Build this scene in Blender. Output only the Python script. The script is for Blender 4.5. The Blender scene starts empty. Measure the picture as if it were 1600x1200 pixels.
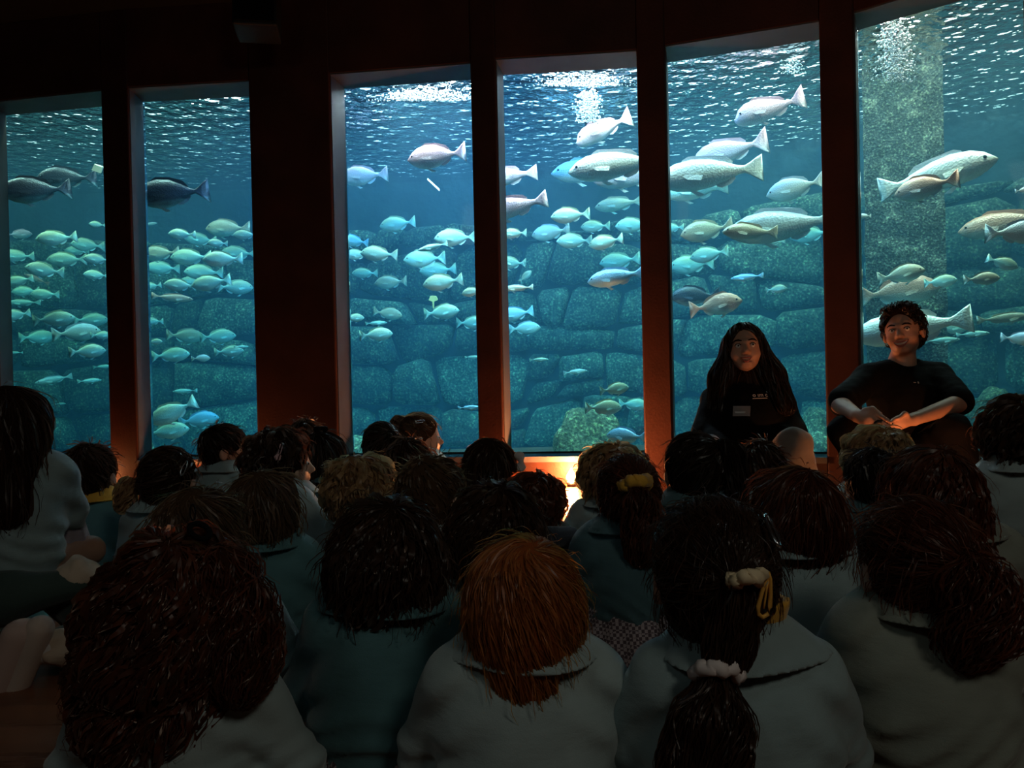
import bpy, bmesh, math, random
import numpy as np
from mathutils import Vector, Matrix
from mathutils import noise as mnoise

sc = bpy.context.scene
COL = sc.collection
random.seed(7)
RNG = np.random.default_rng(7)

# ---------------------------------------------------------------- camera
HC = 0.75
FPX = 1200.0
PITCH, ROLL = 0.0084, 0.0225
CAM = np.array([0.0, 0.0, HC])
FWD = np.array([0.0, math.cos(PITCH), -math.sin(PITCH)])
UP0 = np.array([0.0, math.sin(PITCH), math.cos(PITCH)])
XR = np.array([1.0, 0.0, 0.0])
RIGHT = XR * math.cos(ROLL) - UP0 * math.sin(ROLL)
UPV = XR * math.sin(ROLL) + UP0 * math.cos(ROLL)
cam_data = bpy.data.cameras.new('camera')
cam_data.sensor_width = 36.0
cam_data.lens = 27.0
cam_data.clip_start = 0.05
cam_data.clip_end = 100
cam = bpy.data.objects.new('camera', cam_data)
COL.objects.link(cam)
M = Matrix(((RIGHT[0], UPV[0], -FWD[0], CAM[0]), (RIGHT[1], UPV[1], -FWD[1], CAM[1]), (RIGHT[2], UPV[2], -FWD[2], CAM[2]), (0, 0, 0, 1)))
cam.matrix_world = M
sc.camera = cam


def P(u, v, z):
    """world point seen at photo pixel (u, v), z metres in front of the camera"""
    return CAM + FWD * z + RIGHT * ((u - 800) / FPX * z) - UPV * ((v - 600) / FPX * z)


def at_height(u, v, h):
    d = FWD + RIGHT * ((u - 800) / FPX) - UPV * ((v - 600) / FPX)
    return CAM + d * ((h - HC) / d[2])


# ---------------------------------------------------------------- world, exposure
w = bpy.data.worlds.new('world')
sc.world = w
w.use_nodes = True
w.node_tree.nodes['Background'].inputs[0].default_value = (0.001, 0.0012, 0.0015, 1)
w.node_tree.nodes['Background'].inputs[1].default_value = 0.0
sc.view_settings.view_transform = 'Standard'
sc.view_settings.look = 'None'
sc.view_settings.gamma = 1.0
sc.view_settings.use_curve_mapping = False
sc.view_settings.exposure = 0.0
sc.cycles.use_denoising = True
sc.cycles.max_bounces = 7
sc.cycles.volume_bounces = 1
sc.cycles.transparent_max_bounces = 12
sc.cycles.sample_clamp_indirect = 4.0
sc.cycles.volume_step_rate = 4.0
sc.cycles.caustics_reflective = False
sc.cycles.caustics_refractive = False


def area(name, loc, aim, sx, sy, power, color, spread=None):
    l = bpy.data.lights.new(name, 'AREA')
    l.shape = 'RECTANGLE'
    l.size, l.size_y = sx, sy
    l.energy = power
    l.color = color
    if spread:
        l.spread = spread
    o = bpy.data.objects.new(name, l)
    COL.objects.link(o)
    o.location = loc
    d = Vector(aim) - Vector(loc)
    o.rotation_euler = d.to_track_quat('-Z', 'Y').to_euler()
    return o


# lamps over the tank (above the water), cold over the middle, warmer at the right
TANK_LAMPS = [(-5.2, 6.9, 60, (0.60, 1.0, 0.84)), (-3.2, 6.5, 60, (0.60, 1.0, 0.88)), (-0.85, 6.25, 100, (0.16, 0.47, 1.0)),
              (0.6, 6.1, 110, (0.15, 0.45, 1.0)), (1.9, 5.75, 85, (0.66, 1.0, 0.84)), (3.2, 5.1, 80, (1.0, 0.97, 0.84)),
              (-1.2, 7.8, 55, (0.35, 0.68, 1.0)), (2.2, 7.5, 45, (0.75, 1.0, 0.95)), (4.4, 5.9, 40, (0.9, 1.0, 0.88))]
for i, (x, y, e, c) in enumerate(TANK_LAMPS):
    area('tank_lamp', (x, y, 4.5), (x * 1.0, y + 0.25, 0), 0.9, 0.6, e * 1.4, c)
# added uplights, unseen: they brighten the white ceiling so the ripples glint
for i, (x, y, e, c) in enumerate([(-5.0, 8.2, 90, (0.75, 0.97, 1.0)), (-2.2, 8.3, 100, (0.55, 0.82, 1.0)), (0.4, 7.9, 130, (0.42, 0.70, 1.0)), (2.6, 7.2, 100, (0.85, 1.0, 0.97)), (4.4, 6.0, 90, (1.0, 0.95, 0.82))]):
    area('added_uplight', (x, y, 3.5), (x + 0.2, y + 0.7, 5.3), 1.6, 0.4, e, c)
# the hall's own dim house lamps, at the ceiling behind the visitors
area('house_lamp', (1.6, -1.6, 3.3), (0.4, 1.6, 0.3), 0.8, 0.8, 11.5, (1.0, 0.95, 0.80))
area('house_lamp', (-2.0, -1.0, 3.3), (-0.6, 2.0, 0.3), 0.8, 0.8, 2.8, (0.85, 1.0, 0.95))


# ---------------------------------------------------------------- helpers
def tag(o, label=None, cat=None, group=None, kind=None):
    if label: o['label'] = label
    if cat: o['category'] = cat
    if group: o['group'] = group
    if kind: o['kind'] = kind
    return o


def link(name, me, m=None, parent=None):
    o = bpy.data.objects.new(name, me)
    COL.objects.link(o)
    if parent is not None:
        o.parent = parent
    if m is not None and me is not None:
        if len(me.materials) == 0:
            me.materials.append(m)
    return o


def mesh_np(name, V, F, smooth=True):
    """V (n,3), F list of faces or int array (m,k)"""
    me = bpy.data.meshes.new(name)
    V = np.asarray(V, dtype=np.float32)
    if isinstance(F, np.ndarray):
        m, k = F.shape
        me.vertices.add(len(V)); me.vertices.foreach_set('co', V.ravel())
        me.loops.add(m * k); me.loops.foreach_set('vertex_index', F.astype(np.int32).ravel())
        me.polygons.add(m)
        me.polygons.foreach_set('loop_start', np.arange(0, m * k, k, dtype=np.int32))
        me.update(calc_edges=True)
    else:
        me.from_pydata([tuple(map(float, v)) for v in V], [], F)
        me.update()
    if smooth:
        me.polygons.foreach_set('use_smooth', np.ones(len(me.polygons), dtype=bool))
    return me


def empty(name, loc=(0, 0, 0), rz=0.0):
    o = bpy.data.objects.new(name, None)
    COL.objects.link(o)
    o.location = loc
    o.rotation_euler = (0, 0, rz)
    o.empty_display_size = 0.1
    return o


def bm_obj(name, bm, m=None, parent=None, smooth=False, bevel=0.0):
    if bevel:
        bmesh.ops.bevel(bm, geom=list(bm.edges), offset=bevel, segments=2, affect='EDGES', profile=0.5)
    bmesh.ops.recalc_face_normals(bm, faces=bm.faces)
    me = bpy.data.meshes.new(name)
    bm.to_mesh(me); bm.free()
    if smooth:
        me.polygons.foreach_set('use_smooth', np.ones(len(me.polygons), dtype=bool))
    return link(name, me, m, parent)


def prism(poly, z0, z1, bm=None):
    bm = bm or bmesh.new()
    a = [bm.verts.new((p[0], p[1], z0)) for p in poly]
    b = [bm.verts.new((p[0], p[1], z1)) for p in poly]
    n = len(poly)
    bm.faces.new(a[::-1]); bm.faces.new(b)
    for i in range(n):
        j = (i + 1) % n
        bm.faces.new((a[i], a[j], b[j], b[i]))
    return bm


def box(bm, c, s, rz=0.0):
    r = bmesh.ops.create_cube(bm, size=1.0)
    bmesh.ops.scale(bm, vec=s, verts=r['verts'])
    if rz:
        bmesh.ops.rotate(bm, cent=(0, 0, 0), matrix=Matrix.Rotation(rz, 3, 'Z'), verts=r['verts'])
    bmesh.ops.translate(bm, vec=c, verts=r['verts'])
    return bm


# ---------------------------------------------------------------- materials
def newmat(name):
    m = bpy.data.materials.new(name)
    m.use_nodes = True
    nt = m.node_tree
    b = nt.nodes['Principled BSDF']
    return m, nt, b


def N(nt, typ, **kw):
    n = nt.nodes.new(typ)
    for k, v in kw.items():
        if k.startswith('i_'):
            n.inputs[k[2:].replace('_', ' ')].default_value = v
        else:
            setattr(n, k, v)
    return n


def ramp(nt, stops):
    r = nt.nodes.new('ShaderNodeValToRGB')
    e = r.color_ramp.elements
    while len(e) < len(stops): e.new(0.5)
    for el, (p, c) in zip(e, stops):
        el.position = p
        el.color = (*c, 1) if len(c) == 3 else c
    return r


def simple(name, c, rough=0.6, var=0.0, scale=8.0, bump=0.0, bscale=None, spec=0.3, sheen=0.0, metal=0.0, stretch=None, detail=4):
    m, nt, b = newmat(name)
    b.inputs['Roughness'].default_value = rough
    b.inputs['Specular IOR Level'].default_value = spec
    b.inputs['Metallic'].default_value = metal
    if sheen:
        b.inputs['Sheen Weight'].default_value = sheen
        b.inputs['Sheen Roughness'].default_value = 0.5
    b.inputs['Base Color'].default_value = (*c, 1)
    if var or bump:
        tc = N(nt, 'ShaderNodeTexCoord')
        mp = N(nt, 'ShaderNodeMapping')
        if stretch: mp.inputs['Scale'].default_value = stretch
        nt.links.new(tc.outputs['Object'], mp.inputs[0])
        nz = N(nt, 'ShaderNodeTexNoise', i_Scale=scale, i_Detail=float(detail))
        nt.links.new(mp.outputs[0], nz.inputs['Vector'])
    if var:
        r = ramp(nt, [(0.3, tuple(x * (1 - var) for x in c)), (0.7, tuple(min(1, x * (1 + var)) for x in c))])
        nt.links.new(nz.outputs['Fac'], r.inputs[0])
        nt.links.new(r.outputs[0], b.inputs['Base Color'])
    if bump:
        n2 = nz
        if bscale:
            n2 = N(nt, 'ShaderNodeTexNoise', i_Scale=bscale, i_Detail=4.0)
            nt.links.new(mp.outputs[0], n2.inputs['Vector'])
        bp = N(nt, 'ShaderNodeBump', i_Strength=1.0, i_Distance=bump)
        nt.links.new(n2.outputs['Fac'], bp.inputs['Height'])
        nt.links.new(bp.outputs[0], b.inputs['Normal'])
    return m


M_WALL = simple('wall_paint', (0.072, 0.023, 0.013), 0.55, 0.25, 3.0, 0.002, 60)
M_JAMB = simple('jamb_paint', (0.11, 0.105, 0.105), 0.5, 0.15, 5.0)
M_CEIL = simple('ceiling_black', (0.012, 0.011, 0.011), 0.8)
M_DARKWALL = simple('dark_wall', (0.05, 0.03, 0.025), 0.8)
M_SILL = simple('sill_grey', (0.13, 0.12, 0.12), 0.4, 0.1, 6)
M_SILLD = simple('sill_dark', (0.03, 0.03, 0.032), 0.35)
M_BLACK = simple('black_plastic', (0.012, 0.012, 0.012), 0.5)


def wood_mat():
    m, nt, b = newmat('floor_wood')
    tc = N(nt, 'ShaderNodeTexCoord')
    mp = N(nt, 'ShaderNodeMapping')
    mp.inputs['Scale'].default_value = (0.6, 9.0, 1)
    nt.links.new(tc.outputs['Object'], mp.inputs[0])
    nz = N(nt, 'ShaderNodeTexNoise', i_Scale=2.5, i_Detail=6.0)
    nt.links.new(mp.outputs[0], nz.inputs['Vector'])
    r = ramp(nt, [(0.3, (0.13, 0.040, 0.016)), (0.7, (0.24, 0.085, 0.036))])
    nt.links.new(nz.outputs['Fac'], r.inputs[0])
    nt.links.new(r.outputs[0], b.inputs['Base Color'])
    rr = ramp(nt, [(0.3, (0.24,) * 3), (0.7, (0.40,) * 3)])
    nt.links.new(nz.outputs['Fac'], rr.inputs[0])
    nt.links.new(rr.outputs[0], b.inputs['Roughness'])
    bp = N(nt, 'ShaderNodeBump', i_Strength=0.4, i_Distance=0.003)
    nt.links.new(nz.outputs['Fac'], bp.inputs['Height'])
    nt.links.new(bp.outputs[0], b.inputs['Normal'])
    return m


M_FLOOR = wood_mat()


def stone_mat(name, c0, c1, c2, scale=6.0, bump=0.05):
    m, nt, b = newmat(name)
    tc = N(nt, 'ShaderNodeTexCoord')
    oi = N(nt, 'ShaderNodeObjectInfo')
    nz = N(nt, 'ShaderNodeTexNoise', i_Scale=scale, i_Detail=9.0, i_Roughness=0.65)
    nt.links.new(tc.outputs['Object'], nz.inputs['Vector'])
    r = ramp(nt, [(0.30, c0), (0.52, c1), (0.72, c2)])
    nt.links.new(nz.outputs['Fac'], r.inputs[0])
    n2 = N(nt, 'ShaderNodeTexNoise', i_Scale=scale * 7, i_Detail=4.0)
    nt.links.new(tc.outputs['Object'], n2.inputs['Vector'])
    r2 = ramp(nt, [(0.38, (0.5,) * 3), (0.58, (1.25,) * 3), (0.70, (3.4, 3.9, 2.8))])
    nt.links.new(n2.outputs['Fac'], r2.inputs[0])
    mx = N(nt, 'ShaderNodeMix', data_type='RGBA', blend_type='MULTIPLY')
    mx.inputs['Factor'].default_value = 1.0
    nt.links.new(r.outputs[0], mx.inputs['A']); nt.links.new(r2.outputs[0], mx.inputs['B'])
    hsv = N(nt, 'ShaderNodeHueSaturation')
    mr = N(nt, 'ShaderNodeMapRange', i_To_Min=0.65, i_To_Max=1.35)
    nt.links.new(oi.outputs['Random'], mr.inputs[0])
    nt.links.new(mr.outputs[0], hsv.inputs['Value'])
    nt.links.new(mx.outputs['Result'], hsv.inputs['Color'])
    nt.links.new(hsv.outputs[0], b.inputs['Base Color'])
    b.inputs['Roughness'].default_value = 0.9
    b.inputs['Specular IOR Level'].default_value = 0.1
    bp = N(nt, 'ShaderNodeBump', i_Strength=0.8, i_Distance=bump)
    nt.links.new(nz.outputs['Fac'], bp.inputs['Height'])
    bp2 = N(nt, 'ShaderNodeBump', i_Strength=0.6, i_Distance=bump * 0.3)
    nt.links.new(n2.outputs['Fac'], bp2.inputs['Height'])
    nt.links.new(bp.outputs[0], bp2.inputs['Normal'])
    nt.links.new(bp2.outputs[0], b.inputs['Normal'])
    return m


M_STONE = stone_mat('tank_stone', (0.05, 0.055, 0.042), (0.11, 0.12, 0.085), (0.24, 0.25, 0.16))
M_BOULDER = stone_mat('boulder_stone', (0.06, 0.066, 0.04), (0.14, 0.145, 0.085), (0.30, 0.29, 0.18), 5.0, 0.08)
M_CONC = simple('tank_concrete', (0.045, 0.055, 0.06), 0.9, 0.35, 1.6, 0.01, 12, detail=8)
M_POST = stone_mat('encrusted_post', (0.05, 0.055, 0.045), (0.08, 0.09, 0.075), (0.26, 0.28, 0.21), 9.0, 0.06)
M_SAND = simple('tank_sand', (0.35, 0.33, 0.26), 0.95, 0.2, 10)
M_UPPER = simple('tank_upper_white', (0.8, 0.8, 0.78), 0.9)


def emit(name, c, s):
    m, nt, b = newmat(name)
    b.inputs['Base Color'].default_value = (0, 0, 0, 1)
    b.inputs['Emission Color'].default_value = (*c, 1)
    b.inputs['Emission Strength'].default_value = s
    return m


# ---------------------------------------------------------------- window wall
GT, GB = HC + 2.235, 0.20          # glass top and bottom heights
CEIL_Z, TANK_TOP = 3.56, 5.3
WATER_Z = HC + 2.40
# top corners of the glass seen in each window, (u, v) left and right
WIN = [((8, 178), (157, 163)), ((222, 157), (388, 148)), ((537, 136), (735, 122)), ((785, 115), (995, 102)), ((1042, 95), (1281, 58)), ((1338, 45), (1606, -32))]
GL = [at_height(*a, GT)[:2] for a, b in WIN]
GRT = [at_height(*b, GT)[:2] for a, b in WIN]
DEPTH = 0.28


def nrm(a, b):
    t = np.array(b) - np.array(a); t /= np.linalg.norm(t)
    return np.array([t[1], -t[0]])   # towards the hall


# column fronts in photo columns at mid height -> (left u, right u)
def on_front(u, v, line_a, line_b):
    """ray (u,v) against the vertical plane through two plan points"""
    d = FWD + RIGHT * ((u - 800) / FPX) - UPV * ((v - 600) / FPX)
    n = nrm(line_a, line_b)
    t = np.dot(np.array(line_a) - CAM[:2], n) / np.dot(d[:2], n)
    return (CAM + d * t)[:2]


cols = []
fr = [(None, -14), (157, 200), (388, 515), (735, 775), (995, 1040), (1281, 1336)]
for i in range(6):
    gl = np.array(GL[i])
    prev = np.array(GRT[i - 1]) if i else gl + np.array([-0.5, 0.06])
    n = nrm(prev, gl)
    fa, fb = prev + n * DEPTH, gl + n * DEPTH
    L = on_front(fr[i][0], 140, fa, fb) if fr[i][0] is not None else fa + np.array([-0.9, 0.08])
    R = on_front(fr[i][1], 140, fa, fb)
    cols.append([L, R, gl, L - n * (DEPTH + 0.02)])
end = np.array(GRT[5])
n6 = nrm(GL[5], end)
t6 = (end - np.array(GL[5])); t6 /= np.linalg.norm(t6)
cols.append([end + n6 * DEPTH, end + t6 * 0.5 + n6 * DEPTH, end + t6 * 0.5, end.copy()])

window_wall = empty('wall_front', (0, 5.4, 0))
window_wall['kind'] = 'structure'
OFFS = Vector((0, -5.4, 0))


def wpart(name, bm, m, bevel=0.0, smooth=False):
    bmesh.ops.translate(bm, vec=OFFS, verts=bm.verts)
    return bm_obj(name, bm, m, window_wall, smooth, bevel)


for c in cols:
    poly = [tuple(c[0]), tuple(c[1]), tuple(c[2]), tuple(c[3])]
    o = wpart('pillar', prism(poly, 0.0, CEIL_Z + 0.05), M_WALL, 0.012)
    # grey jamb board on the side that faces the next pane
    a, b = np.array(c[1]), np.array(c[2])
    if np.linalg.norm(b - a) < 0.02: continue
    t = (b - a) / np.linalg.norm(b - a)
    q = np.array([t[1], -t[0]]) * 0.006
    if q[0] < 0: q = -q
    a2 = a + t * 0.015
    wpart('jamb_board', prism([tuple(a2), tuple(a2 + q), tuple(b + q), tuple(b)], GB, GT), M_JAMB)
# header over each window, sill, strip and low wall below, between neighbouring columns
win_objs = []
for i in range(6):
    a0, a1 = np.array(cols[i][1]), np.array(cols[i + 1][0])       # front edge
    g0, g1 = np.array(cols[i][2]), np.array(cols[i + 1][3])       # glass edge
    poly = [tuple(a0), tuple(a1), tuple(g1), tuple(g0)]
    wpart('header', prism(poly, GT, CEIL_Z + 0.05), M_WALL)
    back = [tuple(a0 * 0.03 + g0 * 0.97), tuple(a1 * 0.03 + g1 * 0.97), tuple(g1), tuple(g0)]
    inner = [tuple(a0 * 0.97 + g0 * 0.03), tuple(a1 * 0.97 + g1 * 0.03), tuple(g1), tuple(g0)]
    wpart('soffit_board', prism(inner, GT - 0.012, GT - 0.001), M_JAMB)
    wpart('low_wall', prism(poly, 0.0, GB - 0.045), M_WALL)
    n = nrm(a0, a1)
    strip = [tuple(a0 + n * 0.015), tuple(a1 + n * 0.015), tuple(a1 - n * 0.03), tuple(a0 - n * 0.03)]
    wpart('sill_strip', prism(strip, GB - 0.044, GB - 0.006), M_SILL)
    wpart('sill_board', prism([tuple(a0 - n * 0.031), tuple(a1 - n * 0.031), tuple(g1), tuple(g0)], GB - 0.044, GB - 0.012), M_SILLD)
    wo = empty('window_%d' % (i + 1), ((g0[0] + g1[0]) / 2, (g0[1] + g1[1]) / 2, GB))
    wo['kind'] = 'structure'
    win_objs.append((wo, g0, g1))
# wall above the hall ceiling that closes the tank off
pts = [c for i in range(7) for c in (cols[i][0], cols[i][1])]
for a, b in zip(pts[:-1], pts[1:]):
    if np.linalg.norm(np.array(a) - np.array(b)) < 0.02: continue
upper = [tuple(p) for p in pts] + [tuple(np.array(c[2 if k == 0 else 3])) for c in cols[::-1] for k in (0, 1)]
bmu = bmesh.new()
front = [bmu.verts.new((p[0], p[1], CEIL_Z)) for p in pts]
frontt = [bmu.verts.new((p[0], p[1], TANK_TOP)) for p in pts]
for k in range(len(pts) - 1):
    bmu.faces.new((front[k], front[k + 1], frontt[k + 1], frontt[k]))
wpart('upper_wall', bmu, M_DARKWALL)


# glass panes
def glass_mat():
    m = bpy.data.materials.new('acrylic_pane')
    m.use_nodes = True
    nt = m.node_tree
    nt.nodes.clear()
    out = N(nt, 'ShaderNodeOutputMaterial')
    tr = N(nt, 'ShaderNodeBsdfTransparent')
    tr.inputs[0].default_value = (0.97, 0.99, 0.98, 1)
    gl = N(nt, 'ShaderNodeBsdfGlossy')
    gl.inputs['Roughness'].default_value = 0.03
    fr_ = N(nt, 'ShaderNodeFresnel', i_IOR=1.2)
    mx = N(nt, 'ShaderNodeMixShader')
    nt.links.new(fr_.outputs[0], mx.inputs[0]); nt.links.new(tr.outputs[0], mx.inputs[1]); nt.links.new(gl.outputs[0], mx.inputs[2])
    nt.links.new(mx.outputs[0], out.inputs[0])
    return m


M_GLASS = glass_mat()
for wo, g0, g1 in win_objs:
    n = nrm(g0, g1)
    c = np.array(wo.location[:2])
    poly = [tuple(g0 - c), tuple(g1 - c), tuple(g1 - n * 0.04 - c), tuple(g0 - n * 0.04 - c)]
    bm = prism(poly, -0.04, GT - GB + 0.03)
    bm_obj('pane', bm, M_GLASS, wo)

# ---------------------------------------------------------------- hall shell
FX0, FX1, FY0 = -6.5, 6.0, -3.0
bm = bmesh.new(); box(bm, (-0.25, 2.6, -0.05), (13.5, 11.2, 0.1))
bmesh.ops.subdivide_edges(bm, edges=bm.edges, cuts=2)
o = bm_obj('floor', bm, M_FLOOR); o['kind'] = 'structure'
poly = [(FX0, FY0), (FX1, FY0), (FX1, 3.0)] + [tuple(p) for p in pts[::-1]] + [(FX0, 6.6)]
o = bm_obj('ceiling', prism(poly, CEIL_Z, CEIL_Z + 0.08), M_CEIL); o['kind'] = 'structure'
for nm, c, s in (('wall_left', (FX0 - 0.05, 1.9, 1.8), (0.1, 9.8, 3.6)), ('wall_right', (FX1 + 0.05, 0.5, 1.8), (0.1, 7.0, 3.6)), ('wall_back', (-0.25, FY0 - 0.05, 1.8), (12.7, 0.1, 3.6))):
    bm = bmesh.new(); box(bm, c, s); o = bm_obj(nm, bm, M_DARKWALL); o['kind'] = 'structure'
# flood lights hanging just above the water
# short returns that close the hall beside the window wall
e = np.array(cols[6][1])
o = bm_obj('wall_right_return', prism([tuple(e), (FX1 + 0.1, 3.9), (FX1 + 0.1, 4.0), (e[0] + 0.05, e[1] + 0.1)], 0, TANK_TOP), M_DARKWALL); o['kind'] = 'structure'
e = np.array(cols[0][0])
o = bm_obj('wall_left_return', prism([(FX0 - 0.1, 6.75), tuple(e), (e[0], e[1] + 0.1), (FX0 - 0.1, 6.85)], 0, TANK_TOP), M_DARKWALL); o['kind'] = 'structure'

# ---------------------------------------------------------------- tank
BW = [(-10.5, 8.2), (-8.6, 9.0), (-6.2, 9.55), (-3.5, 9.55), (-1.0, 9.35), (1.2, 9.0), (3.2, 8.35), (4.8, 7.4), (6.0, 6.2), (6.9, 4.8)]
BW = [np.array(p) for p in BW]
seg = [np.linalg.norm(b - a) for a, b in zip(BW[:-1], BW[1:])]
cum = np.concatenate([[0], np.cumsum(seg)])


def back_at(s):
    s = min(max(s, 0), cum[-1] - 1e-6)
    k = int(np.searchsorted(cum, s, side='right') - 1)
    t = (s - cum[k]) / seg[k]
    return BW[k] * (1 - t) + BW[k + 1] * t


def back_smooth(s):
    p = sum(back_at(s + d) for d in (-0.6, -0.3, 0, 0.3, 0.6)) / 5
    q = back_at(s + 0.5) - back_at(s - 0.5)
    q /= np.linalg.norm(q)
    return p, q, np.array([q[1], -q[0]])     # point, tangent, towards the hall


STONE_TOP = 2.55
far = bmesh.new()
ss = np.linspace(0.0, cum[-1], 60)
for zz, off in ((-0.65, 0.0),):
    rows = []
    for zl in (-0.65, STONE_TOP, WATER_Z + 0.06):
        rows.append([far.verts.new((*(back_smooth(s)[0] - back_smooth(s)[2] * 0.0), zl)) for s in ss])
    for r in range(2):
        for k in range(len(ss) - 1):
            far.faces.new((rows[r][k], rows[r][k + 1], rows[r + 1][k + 1], rows[r + 1][k]))
wall_far = bm_obj('wall_far', far, M_CONC, None, True)
wall_far['kind'] = 'structure'
up = bmesh.new()
r0 = [up.verts.new((*(back_smooth(s)[0]), WATER_Z + 0.06)) for s in ss]
r1 = [up.verts.new((*(back_smooth(s)[0]), TANK_TOP)) for s in ss]
for k in range(len(ss) - 1):
    up.faces.new((r0[k], r0[k + 1], r1[k + 1], r1[k]))
bm_obj('upper_band', up, M_UPPER, wall_far, True)

# fitted rubble: every stone an object of its own
rs = random.Random(11)


def row_line(r, s, zs):
    return zs[r] + 0.07 * math.sin(s * 1.3 + r * 2.1) + 0.05 * math.sin(s * 3.1 + r * 4.7)


zs = [-0.62]
while zs[-1] < STONE_TOP - 0.55:
    zs.append(zs[-1] + rs.choice((0.30, 0.38, 0.46, 0.54)))
zs.append(STONE_TOP)


def make_stone(s0, s1, zlo, zhi, slant0, slant1, depth):
    """quad cell in (s, z), with rounded outline and bulged face"""
    g = 0.016
    c = [(s0 + g + slant0, zlo(s0) + g), (s1 - g + slant1, zlo(s1) + g), (s1 - g - slant1, zhi(s1) - g), (s0 + g - slant0, zhi(s0) - g)]
    c = [(x + rs.uniform(-0.03, 0.03) * 0.6, y + rs.uniform(-0.03, 0.03) * 0.6) for x, y in c]
    ring = []
    for k in range(4):
        p, q = c[k], c[(k + 1) % 4]
        ch = rs.uniform(0.06, 0.2)
        for t in (ch, 0.5, 1 - rs.uniform(0.06, 0.2)):
            ring.append((p[0] + (q[0] - p[0]) * t, p[1] + (q[1] - p[1]) * t))
    cx = sum(p[0] for p in ring) / 12; cz = sum(p[1] for p in ring) / 12
    pc, tc_, nc = back_smooth(cx)
    V, F = [], []
    tilt_s, tilt_z = rs.uniform(-0.12, 0.12), rs.uniform(-0.14, 0.06)
    for sc_, dp in ((1.0, -0.05), (1.0, depth * 0.45), (0.93, depth * 0.85), (0.62, depth * 1.05)):
        for (a, b) in ring:
            x = (a - cx) * sc_; z = (b - cz) * sc_
            d = dp + (tilt_s * x + tilt_z * z + rs.uniform(-0.015, 0.015) if dp > 0.02 else 0)
            V.append((tc_[0] * x + nc[0] * d, tc_[1] * x + nc[1] * d, z))
    V.append((nc[0] * depth * 1.08, nc[1] * depth * 1.08, 0))
    for r in range(3):
        for k in range(12):
            j = (k + 1) % 12
            F.append((r * 12 + k, r * 12 + j, r * 12 + 12 + j, r * 12 + 12 + k))
    for k in range(12):
        F.append((36 + k, 36 + (k + 1) % 12, 48))
    me = mesh_np('stone', V, F, True)
    o = link('stone', me, M_STONE, wall_far)
    o.location = (pc[0], pc[1], cz)
    return o


S0, S1 = 2.6, cum[-1] - 0.6
for r in range(len(zs) - 1):
    s = S0 - rs.uniform(0, 0.4)
    h = zs[r + 1] - zs[r]
    lo = lambda x, r=r: row_line(r, x, zs)
    hi = lambda x, r=r: row_line(r + 1, x, zs)
    prev_sl = 0.0
    while s < S1:
        wd = rs.choice((0.34, 0.5, 0.62, 0.75, 0.9, 1.05)) * (0.8 + 0.5 * h)
        sl = rs.uniform(-0.09, 0.09)
        if wd < 0.6 and h > 0.4 and rs.random() < 0.55:
            f = rs.uniform(0.35, 0.65)
            mid = lambda x, f=f: lo(x) * (1 - f) + hi(x) * f
            make_stone(s, s + wd, lo, mid, prev_sl, (prev_sl + sl) / 2, rs.uniform(0.06, 0.16))
            make_stone(s, s + wd, mid, hi, (prev_sl + sl) / 4, sl, rs.uniform(0.06, 0.16))
        else:
            make_stone(s, s + wd, lo, hi, prev_sl, sl, rs.uniform(0.08, 0.22))
        prev_sl = sl
        s += wd

# tank floor and closing roof
poly = [tuple(p) for p in BW] + [(6.9, 3.9), tuple(cols[6][2])] + [tuple(x) for i in range(5, -1, -1) for x in (cols[i + 1][3], cols[i][2])] + [tuple(cols[0][3]), (-10.5, 7.2)]
front_line = [tuple(cols[6][2])] + [tuple(x) for i in range(5, -1, -1) for x in (cols[i + 1][3], cols[i][2])] + [tuple(cols[0][3])]
o = bm_obj('floor_tank', prism(poly, -0.75, -0.62), M_SAND); o['kind'] = 'structure'
o = bm_obj('ceiling_tank', prism([(-10.6, 9.8), (7.0, 9.8), (7.0, 3.9)] + [(p[0], p[1] - 0.4) for p in front_line] + [(-10.6, 6.6)], TANK_TOP, TANK_TOP + 0.08), M_UPPER); o['kind'] = 'structure'
# below the panes, the tank side of the low wall
bmt = bmesh.new()
b0 = [bmt.verts.new((p[0], p[1] + 0.01, -0.75)) for p in front_line]
b1 = [bmt.verts.new((p[0], p[1] + 0.01, GB)) for p in front_line]
for k in range(len(front_line) - 1):
    bmt.faces.new((b0[k], b0[k + 1], b1[k + 1], b1[k]))
o = bm_obj('wall_tank_front', bmt, M_CONC); o['kind'] = 'structure'


# water body
def water_mat():
    m = bpy.data.materials.new('tank_water')
    m.use_nodes = True
    nt = m.node_tree
    nt.nodes.clear()
    out = N(nt, 'ShaderNodeOutputMaterial')
    ab = N(nt, 'ShaderNodeVolumeAbsorption')
    ab.inputs['Color'].default_value = (0.0, 0.78, 0.86, 1)
    ab.inputs['Density'].default_value = 0.34
    s_ = N(nt, 'ShaderNodeVolumeScatter')
    s_.inputs['Color'].default_value = (0.25, 0.66, 1.0, 1)
    s_.inputs['Density'].default_value = 0.055
    s_.inputs['Anisotropy'].default_value = 0.2
    ad = N(nt, 'ShaderNodeAddShader')
    nt.links.new(ab.outputs[0], ad.inputs[0]); nt.links.new(s_.outputs[0], ad.inputs[1])
    nt.links.new(ad.outputs[0], out.inputs['Volume'])
    return m


wpoly = [(p[0] * 1.0, p[1] + 0.05) for p in BW] + [(6.95, 3.85)] + [(p[0], p[1] + 0.05) for p in front_line] + [(-10.5, 7.2)]
wb = bm_obj('water', prism(wpoly, -0.6, WATER_Z - 0.08), water_mat())
tag(wb, 'clear blue green water filling the tank behind the panes', 'water', None, 'stuff')


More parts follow.
